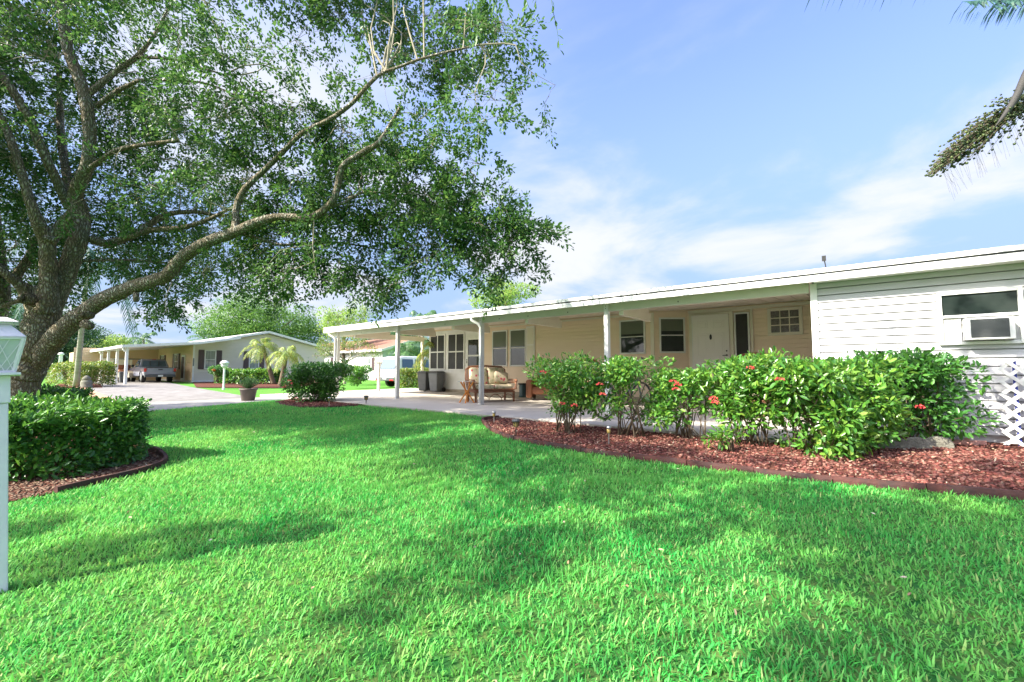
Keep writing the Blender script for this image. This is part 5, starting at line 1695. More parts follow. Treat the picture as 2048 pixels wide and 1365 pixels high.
parts += pf(ctop, (2400, -200, 4.2), (2300, -260, 5.2), (2150, -110, 6.2), 0.4)
for k in range(7):
    az = R(200 + k*38) ; 
    dd = np.array([math.cos(az), math.sin(az), 0.3])
    c0 = np.array(ctop)
    parts += frond_parts(c0, c0+dd*0.9+np.array([0,0,.3]), c0+dd*1.8+np.array([0,0,.1]), c0+dd*2.4+np.array([0,0,-.5]), 50, 0.45, 0.018, 0.6) if not (150 < (200+k*38) % 360 < 215) else []
V, F = merge(parts); np_mesh('fronds', V, F, M_bluepalm, qp)
M_fruit = mat('olive_palm_fruit', (0.10, 0.11, 0.035), 0.4, 0.4, island=[(0.014, 0.025, 0.014), (0.06, 0.09, 0.025), (0.03, 0.05, 0.018), (0.11, 0.14, 0.04)])
M_spathe = mat('grey_spathe', (0.05, 0.048, 0.05), 0.6, 0.2, noise=(9, (0.08, 0.075, 0.07), 0.7, (1, 1, 0.2)))
def fruit():
    # strands fan from the stalk; fruits sit along them
    S = []; Fp = []; thin = []
    a0 = P(2110, 150, 3.4)
    axis = [(2060, 205), (1990, 250), (1930, 285), (1885, 325), (1858, 348)]
    for k in range(230):
        q = rnd.random() ** 0.8
        i = min(int(q*4), 3); f = q*4 - i
        cx = axis[i][0]*(1-f) + axis[i+1][0]*f; cy = axis[i][1]*(1-f) + axis[i+1][1]*f
        wd = 58*(1-q) + 6
        ex = cx + rnd.uniform(-1, 1)*wd*0.5; ey = cy + rnd.uniform(-1, 1)*wd
        D = 3.4 + rnd.uniform(-0.12, 0.12)
        e = np.array(P(ex, ey, D)); st = np.array(P(2080 - q*60, 190 + q*30, 3.4))
        m1 = st*0.5 + e*0.5 + np.array([0, 0, 0.01])
        S.append(np.array([st, m1, e]))
        for j in range(9):
            u = 0.25 + 0.75*j/8
            Fp.append(st*(1-u)**2 + 2*m1*u*(1-u) + e*u*u + rng.normal(size=3)*0.010)
    for k in range(46):       # bare hair-thin strands below
        x = rnd.uniform(1880, 2048); y = 350 - (x-1880)*0.72
        st = np.array(P(x, y, 3.4)); e = np.array(P(x + rnd.uniform(10, 26), y + rnd.uniform(20, 60), 3.4))
        thin.append(np.array([st, (st+e)/2, e]))
    for k in range(16):
        x = rnd.uniform(1870, 1960); y = 345 - (x-1870)*0.95
        st = np.array(P(x, y, 3.4)); e = np.array(P(x - rnd.uniform(15, 40), y + rnd.uniform(0, 14), 3.4))
        thin.append(np.array([st, (st+e)/2, e]))
    V, F = np_tubes(np.array(S), np.full((len(S), 3), 0.0016), 3)
    V2, F2 = np_tubes(np.array(thin), np.full((len(thin), 3), 0.0005), 3)
    V, F = merge([(V, F), (V2, F2)])
    cl = np_mesh('fruit_stalk', V, F, M_stem, qp)
    Fp = np.array(Fp); n = len(Fp)
    base = []
    for z, r in ((-1, 0), (-0.5, 0.86), (0.5, 0.86), (1, 0)):
        for k in range(6): base.append((r*math.cos(k*math.pi/3), r*math.sin(k*math.pi/3), z))
    base = np.array(base)
    Vv = (Fp[:, None, :] + base[None]*rng.uniform(0.007, 0.0115, (n, 1, 1))).reshape(-1, 3)
    F0 = np.array([(i*6+k, i*6+(k+1) % 6, (i+1)*6+(k+1) % 6, (i+1)*6+k) for i in range(3) for k in range(6)])
    Ff = (np.arange(n)[:, None, None]*24 + F0[None]).reshape(-1, 4)
    o = np_mesh('fruit', Vv, Ff, M_fruit, qp)
fruit()
mb = MB(); mb.tube([P(1990, 254, 3.3), P(2003, 238, 3.3), P(2020, 215, 3.3), P(2035, 190, 3.3), P(2052, 150, 3.3), P(2075, 100, 3.35), P(2120, 40, 3.45)], [0.003, 0.012, 0.021, 0.026, 0.028, 0.024, 0.02], 10)
mb.build('spathe', M_spathe, qp, smooth=True)

# tall palm beyond the lane, left
pb = G(152, 776)
pt = P(178, 505, 21.5)
palm('palm_tree', 'tall grey ringed palm beyond the lane with drooping blue green fronds', pb, pt, 0.105, 16, 3.6, 0.62, 0.035, M_bluepalm, 51, droop=1.1, nl=44, arch=1.3, elev=(-0.7, 0.7))
# two small date palms in front of the gable
a = P(549, 740, 30.5); a.z = gz(a.x, a.y)
DP = 'small date palms before the gabled home'
palm('date_palm', 'small date palm leaning left before the gable, the left of the pair', a, P(526, 694, 30), 0.13, 26, 1.35, 0.34, 0.028, M_yelpalm, 61, 0.35, 26, 1.0, elev=(-0.5, 1.3), group=DP, bark=M_stem)
a = P(562, 740, 28.5); a.z = gz(a.x, a.y)
palm('date_palm', 'small date palm before the gable, right of the pair, leaning right', a, P(573, 711, 28.5), 0.13, 26, 1.35, 0.34, 0.028, M_yelpalm, 62, 0.45, 26, 1.1, elev=(-0.6, 1.2), group=DP, bark=M_stem)
# palms in the distance
a = P(412, 740, 50); a.z = -0.1
palm('palm_tree', 'distant palm showing its crown over the gable roof beside the big tree', a, P(408, 680, 50), 0.15, 16, 2.0, 0.5, 0.05, M_palm, 63, 0.5, 24)
a = P(292, 740, 60); a.z = -0.1
palm('palm_tree', 'distant palm crown over the carport roof of the gabled home', a, P(287, 680, 60), 0.15, 16, 2.4, 0.6, 0.06, M_palm, 64, 0.5, 24)
a = P(812, 740, 33); a.z = -0.2
palm('palm_tree', 'bushy palm in front of the shaded gable behind the white vehicle', a, P(812, 712, 33), 0.14, 24, 1.9, 0.5, 0.04, M_palm, 65, 0.4, 26)
a = P(872, 745, 18.5); a.z = -0.1
palm('palm_tree', 'palm with yellowing fronds beside the far end of the sun room', a, P(868, 700, 18.5), 0.10, 14, 1.1, 0.35, 0.035, M_yelpalm, 66, 0.6, 26, elev=(-0.9, 1.2))
a = P(842, 745, 40); a.z = -0.2
palm('palm_tree', 'tall distant palm between the far post and the sun room', a, P(846, 652, 40), 0.14, 16, 3.0, 0.7, 0.06, M_palm, 67, 0.8, 26)

# ------------------------------------------------------------------ gabled home on the left
M_gsid = mat('sand_vinyl_siding', (0.70, 0.65, 0.56), 0.55, noise=(0.8, (0.62, 0.57, 0.48), 0.5, (0.4, 0.4, 3)))
M_gsid2 = mat('tan_vinyl_siding', (0.70, 0.50, 0.32), 0.55, noise=(0.8, (0.6, 0.42, 0.26), 0.5, (0.4, 0.4, 3)))
M_shut = mat('plum_brown_shutter', (0.085, 0.055, 0.06), 0.5)
M_bldg = mat('vertical_blind_glass', (0.10, 0.13, 0.13), 0.08, 0.8, noise=(7, (0.40, 0.43, 0.42), 0.9, (0.2, 3.4, 0.05)))
GX, GY0, GY1 = -40.0, 10.4, 20.9
GYm = (GY0+GY1)/2
gh = thing('gabled_home', 'sand coloured home with a low gable, plum shutters and an open carport', 'house', (GX, GYm, -0.1))
ze, zp = 2.78, 3.98
mb = MB()
sl_ = (zp - ze) / (GYm - GY0)
def clipg(z):
    if z <= ze: return (0, GY1-GY0)
    k = (z - ze)/sl_
    return (k, GY1-GY0-k)
siding(mb, (GX, GY0), (GX, GY1), 0.05, zp, 0.2, 0.02, clip=clipg)
mb.prism([(GY0+0.02, -0.15), (GY1-0.02, -0.15), (GY1-0.02, ze), (GYm, zp-0.01), (GY0+0.02, ze)], GX-0.01, GX-16, 'x')
mb.build('wall', M_gsid, gh)
mb = MB(); siding(mb, (GX-10.5, GY0), (GX, GY0), 0.05, 2.75, 0.2, 0.02)
mb.build('side_wall', M_gsid2, gh)
mb = MB(); mb.box(GX-0.02, GX+0.035, GY0-0.04, GY0+0.07, -0.1, ze-0.02); mb.build('corner_trim', M_white, gh)
mb = MB(); mb.box(GX+0.0, GX+0.05, GY0-0.0+0.071, GY1, -0.12, 0.05); mb.build('foot_curb', M_white, gh)
# roof of the gable
ov = 0.45
mb = MB()
mb.prism([(GY0-0.15, ze-0.02), (GYm, zp+0.04), (GY1+0.5, ze-0.09), (GY1+0.5, ze+0.09), (GYm, zp+0.22), (GY0-0.15, ze+0.16)], GX+ov, GX-16.3, 'x')
mb.build('roof', M_white, gh)
# carport roof
CY = 6.1
mb = MB()
mb.prism([(CY-0.25, 2.33), (GY0-0.16, ze-0.03), (GY0-0.16, ze+0.15), (CY-0.25, 2.50)], GX+ov+2.0, GX-13, 'x')
mb.build('carport_roof', M_white, gh)
mb = MB(); mb.prism([(GY0-0.155, ze-0.02), (GY0+2.4, ze+0.50), (GY0+2.4, ze+0.62), (GY0-0.155, ze+0.145)], GX+ov+2.0, GX+ov+0.01, 'x'); mb.build('porch_roof', M_white, gh)
for i, X0 in enumerate((-37.9, -41.0, -44.3, -47.2)):
    mb = MB(); mb.box(X0-0.09, X0+0.09, CY, CY+0.14, -0.12, 2.40); mb.build('post', M_white, gh)
for X0 in (-38.2, -46.9):
    mb = MB(); mb.tube([(X0+0.3, CY-0.15, 2.36), (X0+0.3, CY-0.1, 2.2), (X0+0.9*0.3, CY-0.02, 2.1)], 0.07, 8); mb.build('downspout', M_white, gh)
# carport back wall and store
mb = MB(); siding(mb, (GX-10.5, CY-1.2), (GX-10.5, GY0), -0.1, 2.7, 0.2, 0.02); mb.box(GX-13, GX-10.52, CY-1.2, GY0, -0.1, 2.3); mb.build('back_wall', M_gsid2, gh)
mb = MB(); mb.box(GX-10.47, GX-10.40, 6.5, 8.6, 0.6, 1.85); mb.build('back_board', M_ceil, gh)
def gwin(M, w, h, shut=True, pm=None):
    window(gh, M, w, h, 1, 2, fw=0.07, proud=0.05, pm=pm or M_bldg, bars=0.04)
    if shut:
        for s in (-1, 1):
            mb = MB(M); mb.box(s*(w/2+0.03), s*(w/2+0.40), -0.045, 0.0, -h/2+0.0, h/2+0.0)
            mb.build('shutter', M_shut, gh)
def gpos(px):    # Y on the gable plane under a picture column
    r = ray(px, 720); return r.y / r.x * GX
for pxa, pxb in ((408.5, 431.5), (497.5, 518)):
    ya, yb = gpos(pxa), gpos(pxb)
    gwin(frameM(GX+0.02, (ya+yb)/2, 1.66, 1, 0), yb-ya, 1.50)
gwin(frameM(GX-4.4, GY0-0.02, 1.55, 0, -1), 1.2, 1.3)
gwin(frameM(GX-8.6, GY0-0.02, 1.55, 0, -1), 1.0, 1.2)
mb = MB(frameM(GX-2.4, GY0-0.02, 1.0, 0, -1)); mb.box(-0.45, 0.45, -0.05, 0.0, -1.0, 1.05); gd = mb.build('door', M_white, gh)
mb = MB(frameM(GX-2.4, GY0-0.07, 1.0, 0, -1)); mb.box(-0.33, 0.33, -0.01, 0.0, -0.8, 0.9); mb.build('pane', M_shut, gd)
# house number board by the corner
mb = MB(); mb.box(GX+0.036, GX+0.045, GY0-0.03, GY0+0.05, 1.15, 1.75)
mb.build('number_strip', M_midgrey, gh)

# stamped paver driveway
M_paver = mat('stamped_paver_drive', (0.27, 0.257, 0.245), 0.9, 0.15, noise=(2.2, (0.15, 0.138, 0.13), 0.9), bump=(20, 0.6))
c = [G(222, 803), G(486, 794.5), Vector((-39.6, 10.3, 0)), Vector((-38, 5.6, 0))]
patch('driveway', [(-15.96, c[0].y), (-15.96, c[1].y), (-50.2, 10.3), (-50.2, 4.9)], 20, 8, 0.024, M_paver)
M_pavedge = mat('terracotta_border', (0.42, 0.22, 0.14), 0.9, 0.15, noise=(3, (0.52, 0.33, 0.24), 0.7))
y0 = c[0].y
patch('paver_border', [(-15.96, y0-0.45), (-15.96, y0), (-50.2, 4.9), (-50.2, 4.6)], 20, 1, 0.030, M_pavedge)
# bed in front of the gable
patch('mulch_bed', [(-28.5, 7.6), (-24.5, 10.8), (-39.9, 21.5), (-39.9, 10.4)], 12, 12, 0.03, M_mulch)
patch('mulch_bed', [tuple(G(105, 776).to_2d()), tuple(G(205, 777).to_2d()), tuple(G(200, 768).to_2d()), tuple(G(118, 768).to_2d())], 6, 4, 0.03, M_mulch)

# hedges on the far side
def hpx(label, pxa, pya, pxb, pyb, hd, h, m, n, ls, seed, name='hedge', wr=0.5):
    a = G(pxa, pya); b = G(pxb, pyb)
    return hedge(label, ((a.x, a.y), (b.x, b.y), hd), h, m, n, ls, seed, name=name, hexa=False, wr=wr)
a = P(438, 760, 31); b = P(556, 760, 31)
hedge('low green hedge in front of the gable windows', ((a.x, a.y), (b.x, b.y), 0.6), 0.98, M_ixora, 9000, 0.15, 71, hexa=False, wr=0.5)
hpx('square hedge left of the tall palm trunk', 128, 772, 150, 774, 0.8, 1.35, M_hedge2, 5000, 0.11, 72)
hpx('square hedge right of the tall palm trunk, next to the stone figure', 164, 774, 200, 775, 0.8, 1.35, M_hedge2, 6000, 0.11, 73)
hpx('clipped variegated hedge in front of the white vehicle', 792, 779, 868, 778, 0.55, 1.02, M_hedge2, 9000, 0.09, 74)
shrub('small round green shrub on the grass before the white house', P(715, 768, 24), 0.85, 0.8, 0.95, M_ixora, 3500, 0.12, 75, 'round_shrub', nclump=24, legs=0.1, hexa=False)
shrub('small shrub with an orange flower by the bed of the gabled home', P(432, 764, 29), 0.55, 0.5, 1.05, M_hedge, 1400, 0.13, 76, 'flowering_shrub', nclump=14, hexa=False)
o = MB(); c0 = P(428, 740, 28.6); o.blob(c0, (0.12, 0.12, 0.10), 8, 6, 0.15); o.build('flower', M_orange, bpy.data.objects['flowering_shrub'])
# stone figure
p0 = G(172, 777)
t = thing('garden_statue', 'small grey stone figure between the palm trunk and the hedge', 'statue', tuple(p0))
mb = MB(Matrix.Translation(p0)); mb.lathe([(0.26, 0.0), (0.27, 0.1), (0.22, 0.14), (0.24, 0.3), (0.20, 0.42)], 12); mb.build('base', M_stone, t, smooth=True)
mb = MB(Matrix.Translation(p0)); mb.lathe([(0.17, 0.42), (0.18, 0.52), (0.11, 0.62), (0.03, 0.68)], 12); mb.build('figure', M_stone, t, smooth=True)

# lamp post by the gabled home
def globe_lamp(px, py, D, h, label, r=0.045):
    p = P(px, py, D); p.z = gz(p.x, p.y)
    t = thing('lamp_post', label, 'lamp post', tuple(p), group='white lamp posts of the gardens')
    mb = MB(Matrix.Translation(p)); mb.lathe([(r*1.5, 0), (r*1.4, 0.1), (r, 0.14), (r, h-0.42), (r*1.6, h-0.38)], 12); mb.build('post', M_white, t)
    mb = MB(Matrix.Translation(p)); mb.lathe([(0.08, h-0.378), (0.14, h-0.30), (0.17, h-0.16)], 12); mb.build('glass', M_frosted, t, smooth=True)
    mb = MB(Matrix.Translation(p)); mb.lathe([(0.21, h-0.158), (0.19, h-0.10), (0.10, h-0.02), (0.02, h)], 12); mb.build('cap', M_white, t, smooth=True)
globe_lamp(447, 780, 21.5, 1.36+0.1, 'white lamp post with round head beside the mulch of the gabled home')
p0 = P(119, 757, 42); p0.z = gz(p0.x, p0.y)
t = thing('street_post', 'tall plain white post beyond the lawn, left of the palm', 'post', tuple(p0))
mb = MB(Matrix.Translation(p0)); mb.taper(-0.26, 0.26, -0.26, 0.26, 0.0, 0.7, 0.55); mb.build('base', M_white, t)
mb = MB(Matrix.Translation(p0)); mb.taper(-0.14, 0.14, -0.14, 0.14, 0.7, 2.4, 0.85); mb.build('shaft', M_white, t)
mb = MB(Matrix.Translation(p0)); mb.lathe([(0.2, 2.4), (0.24, 2.45), (0.2, 2.6), (0.05, 2.66)], 10); mb.build('cap', M_white, t)
# mailbox-like post by the lane
p0 = P(757, 783, 18.0); p0.z = gz(p0.x, p0.y)
t = thing('shelf_post', 'white post with a flat shelf top in front of the white vehicle', 'post', tuple(p0))
mb = MB(Matrix.Translation(p0)); mb.box(-0.045, 0.045, -0.045, 0.045, -0.05, 1.28); mb.build('post', M_white, t)
mb = MB(Matrix.Translation(p0) @ Matrix.Rotation(YAW, 4, 'Z')); mb.box(-0.17, 0.17, -0.12, 0.12, 1.28, 1.31); mb.prism([(-0.14, 1.28), (0.14, 1.28), (0.046, 1.08), (-0.046, 1.08)], -0.03, 0.03, 'y'); mb.build('shelf', M_white, t)

# ------------------------------------------------------------------ vehicles
M_truck = mat('slate_metallic_paint', (0.26, 0.27, 0.36), 0.3, 0.5, metal=0.35, coat=0.6)
M_wpaint = mat('white_car_paint', (0.80, 0.80, 0.80), 0.25, 0.5, coat=0.6)
M_tyre = mat('tyre_rubber', (0.025, 0.025, 0.025), 0.8, 0.2)
M_rim = mat('wheel_alloy', (0.5, 0.5, 0.5), 0.3, 0.5, metal=0.8)
M_tail = mat('red_tail_lens', (0.55, 0.02, 0.02), 0.2, 0.5)
M_carglass = mat('vehicle_glass', (0.05, 0.09, 0.14), 0.05, 0.9)
M_skyglass = mat('rear_window_glass', (0.08, 0.13, 0.20), 0.05, 0.9)
M_plate = mat('number_plate', (0.75, 0.77, 0.78), 0.4)
def wheel(parent, M, x, y, r, w):
    mb = MB(M); s = 1 if y > 0 else -1
    mb.tube([(x, y - s*w/2, r), (x, y - s*w*0.4, r), (x, y + s*w*0.4, r), (x, y + s*w/2, r)], [r*0.93, r, r, r*0.93], 24)
    o = mb.build('wheel', M_tyre, parent, smooth=False)
    mb = MB(M); mb.tube([(x, y + s*w*0.42, r), (x, y + s*w*0.53, r)], [r*0.62, r*0.56], 16); mb.build('rim', M_rim, o)
def shell(M, prof, hw, belt, top, taper, name, m, parent, bevel=0.05):
    """side profile (x, z) pushed to both sides; points over the belt lean in"""
    mb = MB(M); n = len(prof)
    def w(z): return hw if z <= belt else hw - taper*(z-belt)/(top-belt)
    mb.add([(x, -w(z), z) for x, z in prof] + [(x, w(z), z) for x, z in prof],
           [tuple(range(n)), tuple(range(2*n-1, n-1, -1))] + [(i, n+i, n+(i+1) % n, (i+1) % n) for i in range(n)])
    return mb.build(name, m, parent, bevel=bevel)
def pickup(pos, ang):
    t = thing('pickup_truck', 'slate grey pickup truck parked in the carport with its tailgate to the lane', 'pickup truck', tuple(pos))
    M = Matrix.Translation(pos) @ Matrix.Rotation(ang, 4, 'Z')   # forward = +x
    shell(M, [(0.05, 0.52), (0.02, 1.08), (1.72, 1.12), (1.78, 0.48)], 0.93, 1.2, 2, 0, 'bed', M_truck, t, 0.03)
    mb = MB(M); mb.box(0.12, 1.68, -0.80, 0.80, 1.10, 1.125); mb.build('bed_liner', M_black, t)
    shell(M, [(1.80, 0.45), (1.80, 1.14), (1.95, 1.68), (2.15, 1.76), (3.05, 1.74), (3.55, 1.17), (5.0, 1.05), (5.2, 0.8), (5.2, 0.45)], 0.93, 1.14, 1.76, 0.20, 'cab', M_truck, t, 0.06)
    mb = MB(M); mb.add([(1.836, -0.74, 1.20), (1.836, 0.74, 1.20), (1.955, 0.66, 1.62), (1.955, -0.66, 1.62)], [(0, 3, 2, 1)]); mb.v = [v - (M.to_3x3() @ Vector((0.045, 0, 0))) for v in mb.v]
    rw = mb.build('rear_window', M_skyglass, t)
    mb = MB(M)
    for y in (-0.26, 0.26): mb.box(1.79, 1.87, y-0.015, y+0.015, 1.2, 1.6)
    mb.build('mullions', M_black, rw)
    for s in (-1, 1):
        mb = MB(M); mb.add([(2.0, s*0.935, 1.18), (3.3, s*0.935, 1.20), (2.95, s*0.79, 1.64), (2.12, s*0.79, 1.66)], [(0, 1, 2, 3)]); mb.build('side_window', M_carglass, t)
        mb = MB(M); mb.box(-0.005, 0.10, s*0.80, s*0.945, 0.80, 1.05); mb.build('tail_light', M_tail, t, bevel=0.01)
        mb = MB(M); mb.box(3.1, 3.2, s*0.97, s*1.13, 1.15, 1.33); mb.build('mirror', M_black, t, bevel=0.02)
        for x in (1.0, 4.25): wheel(t, M, x, s*0.80, 0.37, 0.25)
        mb = MB(M)
        for x in (1.0, 4.25):
            mb.tube([(x + 0.45*math.cos(a*math.pi/10), s*0.935, 0.40 + 0.45*math.sin(a*math.pi/10)) for a in range(11)], 0.035, 6)
        mb.build('wheel_arch', M_black, t)
    mb = MB(M); mb.box(-0.012, 0.03, -0.76, 0.76, 0.60, 1.07); tg = mb.build('tailgate', M_truck, t, bevel=0.02)
    mb = MB(M); mb.box(-0.022, -0.0125, -0.13, 0.13, 0.92, 1.0); mb.build('handle', M_black, tg)
    mb = MB(M); mb.box(-0.12, 0.10, -0.92, 0.92, 0.40, 0.585); bp = mb.build('bumper', M_darkgrey, t, bevel=0.03)
    mb = MB(M); mb.box(-0.128, -0.1205, -0.15, 0.15, 0.43, 0.56); mb.build('number_plate', M_plate, bp)
    mb = MB(M); mb.box(2.0, 2.05, -0.12, 0.12, 1.735, 1.775); mb.build('brake_light', M_tail, t)
pickup(Vector((-40.6, 8.55, -0.08)), math.pi)
def suv(pos, ang):
    t = thing('white_suv', 'white boxy sport utility vehicle parked behind the variegated hedge', 'car', tuple(pos))
    M = Matrix.Translation(pos) @ Matrix.Rotation(ang, 4, 'Z')
    shell(M, [(0.05, 0.42), (0.0, 1.05), (0.32, 1.80), (0.6, 1.86), (3.3, 1.86), (3.75, 1.22), (4.9, 1.12), (5.1, 0.8), (5.1, 0.42)], 0.96, 1.1, 1.86, 0.14, 'body', M_wpaint, t, 0.07)
    mb = MB(M); mb.add([(-0.03, -0.80, 1.12), (-0.03, 0.80, 1.12), (0.24, 0.74, 1.70), (0.24, -0.74, 1.70)], [(0, 3, 2, 1)]); mb.v = [v + (M.to_3x3() @ Vector((0.03, 0, 0))) - (M.to_3x3() @ Vector((0.025, 0, 0))) for v in mb.v]
    mb.build('rear_window', M_skyglass, t)
    for s in (-1, 1):
        for (x0, x1) in ((0.42, 1.25), (1.40, 2.45), (2.6, 3.35)):
            mb = MB(M); mb.add([(x0, s*0.965, 1.17), (x1, s*0.965, 1.17), (x1 - (0.12 if x1 > 3 else 0), s*0.872, 1.68), (x0 + (0.05 if x0 < 1 else 0), s*0.872, 1.68)], [(0, 1, 2, 3)])
            mb.build('side_window', M_carglass, t)
        mb = MB(M); mb.box(-0.015, 0.06, s*0.80, s*0.965, 0.70, 1.0); mb.build('tail_light', M_tail, t, bevel=0.01)
        for x in (0.95, 4.1): wheel(t, M, x, s*0.84, 0.39, 0.26)
    mb = MB(M); mb.box(-0.12, 0.08, -0.94, 0.94, 0.40, 0.62); bp = mb.build('bumper', M_darkgrey, t, bevel=0.03)
    mb = MB(M); mb.box(-0.128, -0.1205, -0.16, 0.16, 0.50, 0.61); mb.build('number_plate', M_plate, bp)
    mb = MB(M); mb.box(-0.127, -0.1205, 0.5, 0.85, 0.42, 0.48); mb.box(-0.127, -0.1205, -0.85, -0.5, 0.42, 0.48); mb.build('reflector', M_tail, bp)
sp_ = P(772, 776, 25.5)
suv(Vector((sp_.x, sp_.y, gz(sp_.x, sp_.y) - 0.0)), R(90))
# golf cart
def golf_cart(pos, ang):
    t = thing('golf_cart', 'dark golf cart parked at the back of the carport beside the pickup', 'golf cart', tuple(pos))
    M = Matrix.Translation(pos) @ Matrix.Rotation(ang, 4, 'Z')
    shell(M, [(0, 0.35), (0, 0.75), (0.8, 0.8), (1.3, 0.5), (1.8, 0.5), (2.0, 0.9), (2.3, 0.7), (2.35, 0.35)], 0.58, 3, 4, 0, 'body', M_curb, t, 0.05)
    cushion(M @ Matrix.Translation((0.75, 0, 0.88)), 0.5, 1.05, 0.16, 'seat', t, M_tan)
    cushion(M @ Matrix.Translation((0.5, 0, 1.15)), 0.12, 1.05, 0.4, 'backrest', t, M_tan)
    for x in (0.35, 1.95):
        for s in (-1, 1):
            wheel(t, M, x, s*0.5, 0.23, 0.18)
    mb = MB(M)
    for x in (0.3, 1.9):
        for s in (-1, 1): mb.tube([(x, s*0.53, 0.7), (x, s*0.5, 1.78)], 0.02, 6)
    mb.build('roof_struts', M_black, t)
    mb = MB(M); mb.box(0.1, 2.0, -0.6, 0.6, 1.78, 1.83); mb.build('canopy', M_black, t, bevel=0.02)
golf_cart(Vector((-46.3, 7.1, -0.1)), R(20))
wb = wheelie(Vector((-42.3, 6.75, -0.1)), R(90), M_darkgrey, 'dark bin standing beside the pickup in the far carport')
del wb['group']

# ------------------------------------------------------------------ white house beyond with the brown roof
M_brownroof = mat('brown_shingle', (0.27, 0.14, 0.10), 0.9, 0.1, noise=(5, (0.26, 0.15, 0.11), 0.8), bump=(30, 0.6))
M_wh = mat('white_house_siding', (0.78, 0.78, 0.76), 0.6, noise=(0.7, (0.68, 0.68, 0.66), 0.5))
M_greyish = mat('shaded_gable_grey_roof', (0.60, 0.62, 0.62), 0.6)  # white gable's shaded side put into the colour; distant roof shares the grey
wx, wy = P(765, 745, 40).x, P(765, 745, 40).y      # nearest corner
whh = thing('white_house', 'white house with brown shingle roof beyond the white vehicle', 'house', (wx, wy, -0.2))
zE, zR = 2.75, 4.1
mb = MB(); siding(mb, (wx-18, wy), (wx, wy), -0.1, zE, 0.2, 0.02)
mb.build('front_wall', M_wh, whh)
Wd_ = 9.0; ym = wy + Wd_/2
mb = MB()
def clipw(z):
    if z <= zE: return (0, Wd_)
    k = (z - zE)/((zR-zE)/(Wd_/2)); return (k, Wd_-k)
siding(mb, (wx, wy), (wx, wy+Wd_), -0.1, zR, 0.2, 0.02, clip=clipw)
mb.prism([(wy+0.02, -0.2), (wy+Wd_-0.02, -0.2), (wy+Wd_-0.02, zE), (ym, zR-0.01), (wy+0.02, zE)], wx-0.01, wx-18, 'x')
mb.build('gable_wall', M_greyish, whh)
mb = MB(); s_ = (zR-zE)/(Wd_/2)
mb.prism([(wy-0.5, zE-0.5*s_+0.05), (ym, zR+0.05), (wy+Wd_+0.5, zE-0.5*s_+0.05), (wy+Wd_+0.5, zE-0.5*s_+0.16), (ym, zR+0.17), (wy-0.5, zE-0.5*s_+0.16)], wx+0.5, wx-18.5, 'x')
mb.build('roof', M_brownroof, whh)
mb = MB()
mb.prism([(wy-0.52, zE-0.5*s_-0.08), (ym, zR-0.08), (wy+Wd_+0.52, zE-0.5*s_-0.08), (wy+Wd_+0.52, zE-0.5*s_+0.15), (ym, zR+0.16), (wy-0.52, zE-0.5*s_+0.15)], wx+0.51, wx+0.56, 'x')
mb.box(wx-18.5, wx+0.5, wy-0.56, wy-0.51, zE-0.5*s_-0.06, zE-0.5*s_+0.15)
mb.build('fascia', M_wh, whh)
def wwin(pxa, pxb, z0, z1):
    r = ray(pxa, 730); xa = r.x/r.y*wy; r = ray(pxb, 730); xb = r.x/r.y*wy
    M = frameM((xa+xb)/2, wy-0.02, (z0+z1)/2, 0, -1)
    window(whh, M, xb-xa, z1-z0, 1, 2, fw=0.09, proud=0.06, bars=0.05, pm=M_bldg)
    mb = MB(M); mb.box((xb-xa)/2+0.05, (xb-xa)/2+0.45, -0.05, 0, -(z1-z0)/2, (z1-z0)/2); mb.build('shutter', M_shut, whh)
wwin(736, 744, 0.8, 2.0)
wwin(654, 662, 0.9, 2.1)
window(whh, frameM(wx+0.02, wy+3.6, 2.0, 1, 0), 1.6, 0.9, 2, 1, fw=0.09, proud=0.06, bars=0.05)
# outdoor unit at its wall
r = ray(712, 750); xa = r.x/r.y*(wy-0.7)
t = thing('condenser_unit', 'grey outdoor cooling unit against the white house wall', 'air conditioner', (xa, wy-0.7, gz(xa, wy-0.7)))
mb = MB(); mb.box(xa-0.45, xa+0.45, wy-1.1, wy-0.3, -0.25, 0.65); mb.build('case', M_midgrey, t, bevel=0.03)
mb = MB()
for k in range(9): mb.box(xa-0.40, xa+0.40, wy-1.115, wy-1.101, -0.15+k*0.085, -0.11+k*0.085)
mb.build('grille', M_black, t)

# far left: a pale house in the trees
p0 = P(60, 745, 62)
t = thing('distant_house', 'small pale house far away behind the oak trunk', 'house', (p0.x, p0.y, -0.1))
M = Matrix.Translation((p0.x, p0.y, -0.1)) @ Matrix.Rotation(R(25), 4, 'Z')
mb = MB(M); mb.box(-4, 4, -3, 3, 0, 2.4); mb.build('wall', M_wh, t)
mb = MB(M); mb.prism([(-3.5, 2.401), (3.5, 2.401), (0, 3.4)], -4.4, 4.4, 'x'); mb.build('roof', M_greyish, t)
window(t, M @ frameM(0, -3.0, 1.4, 0, -1), 1.5, 1.1)

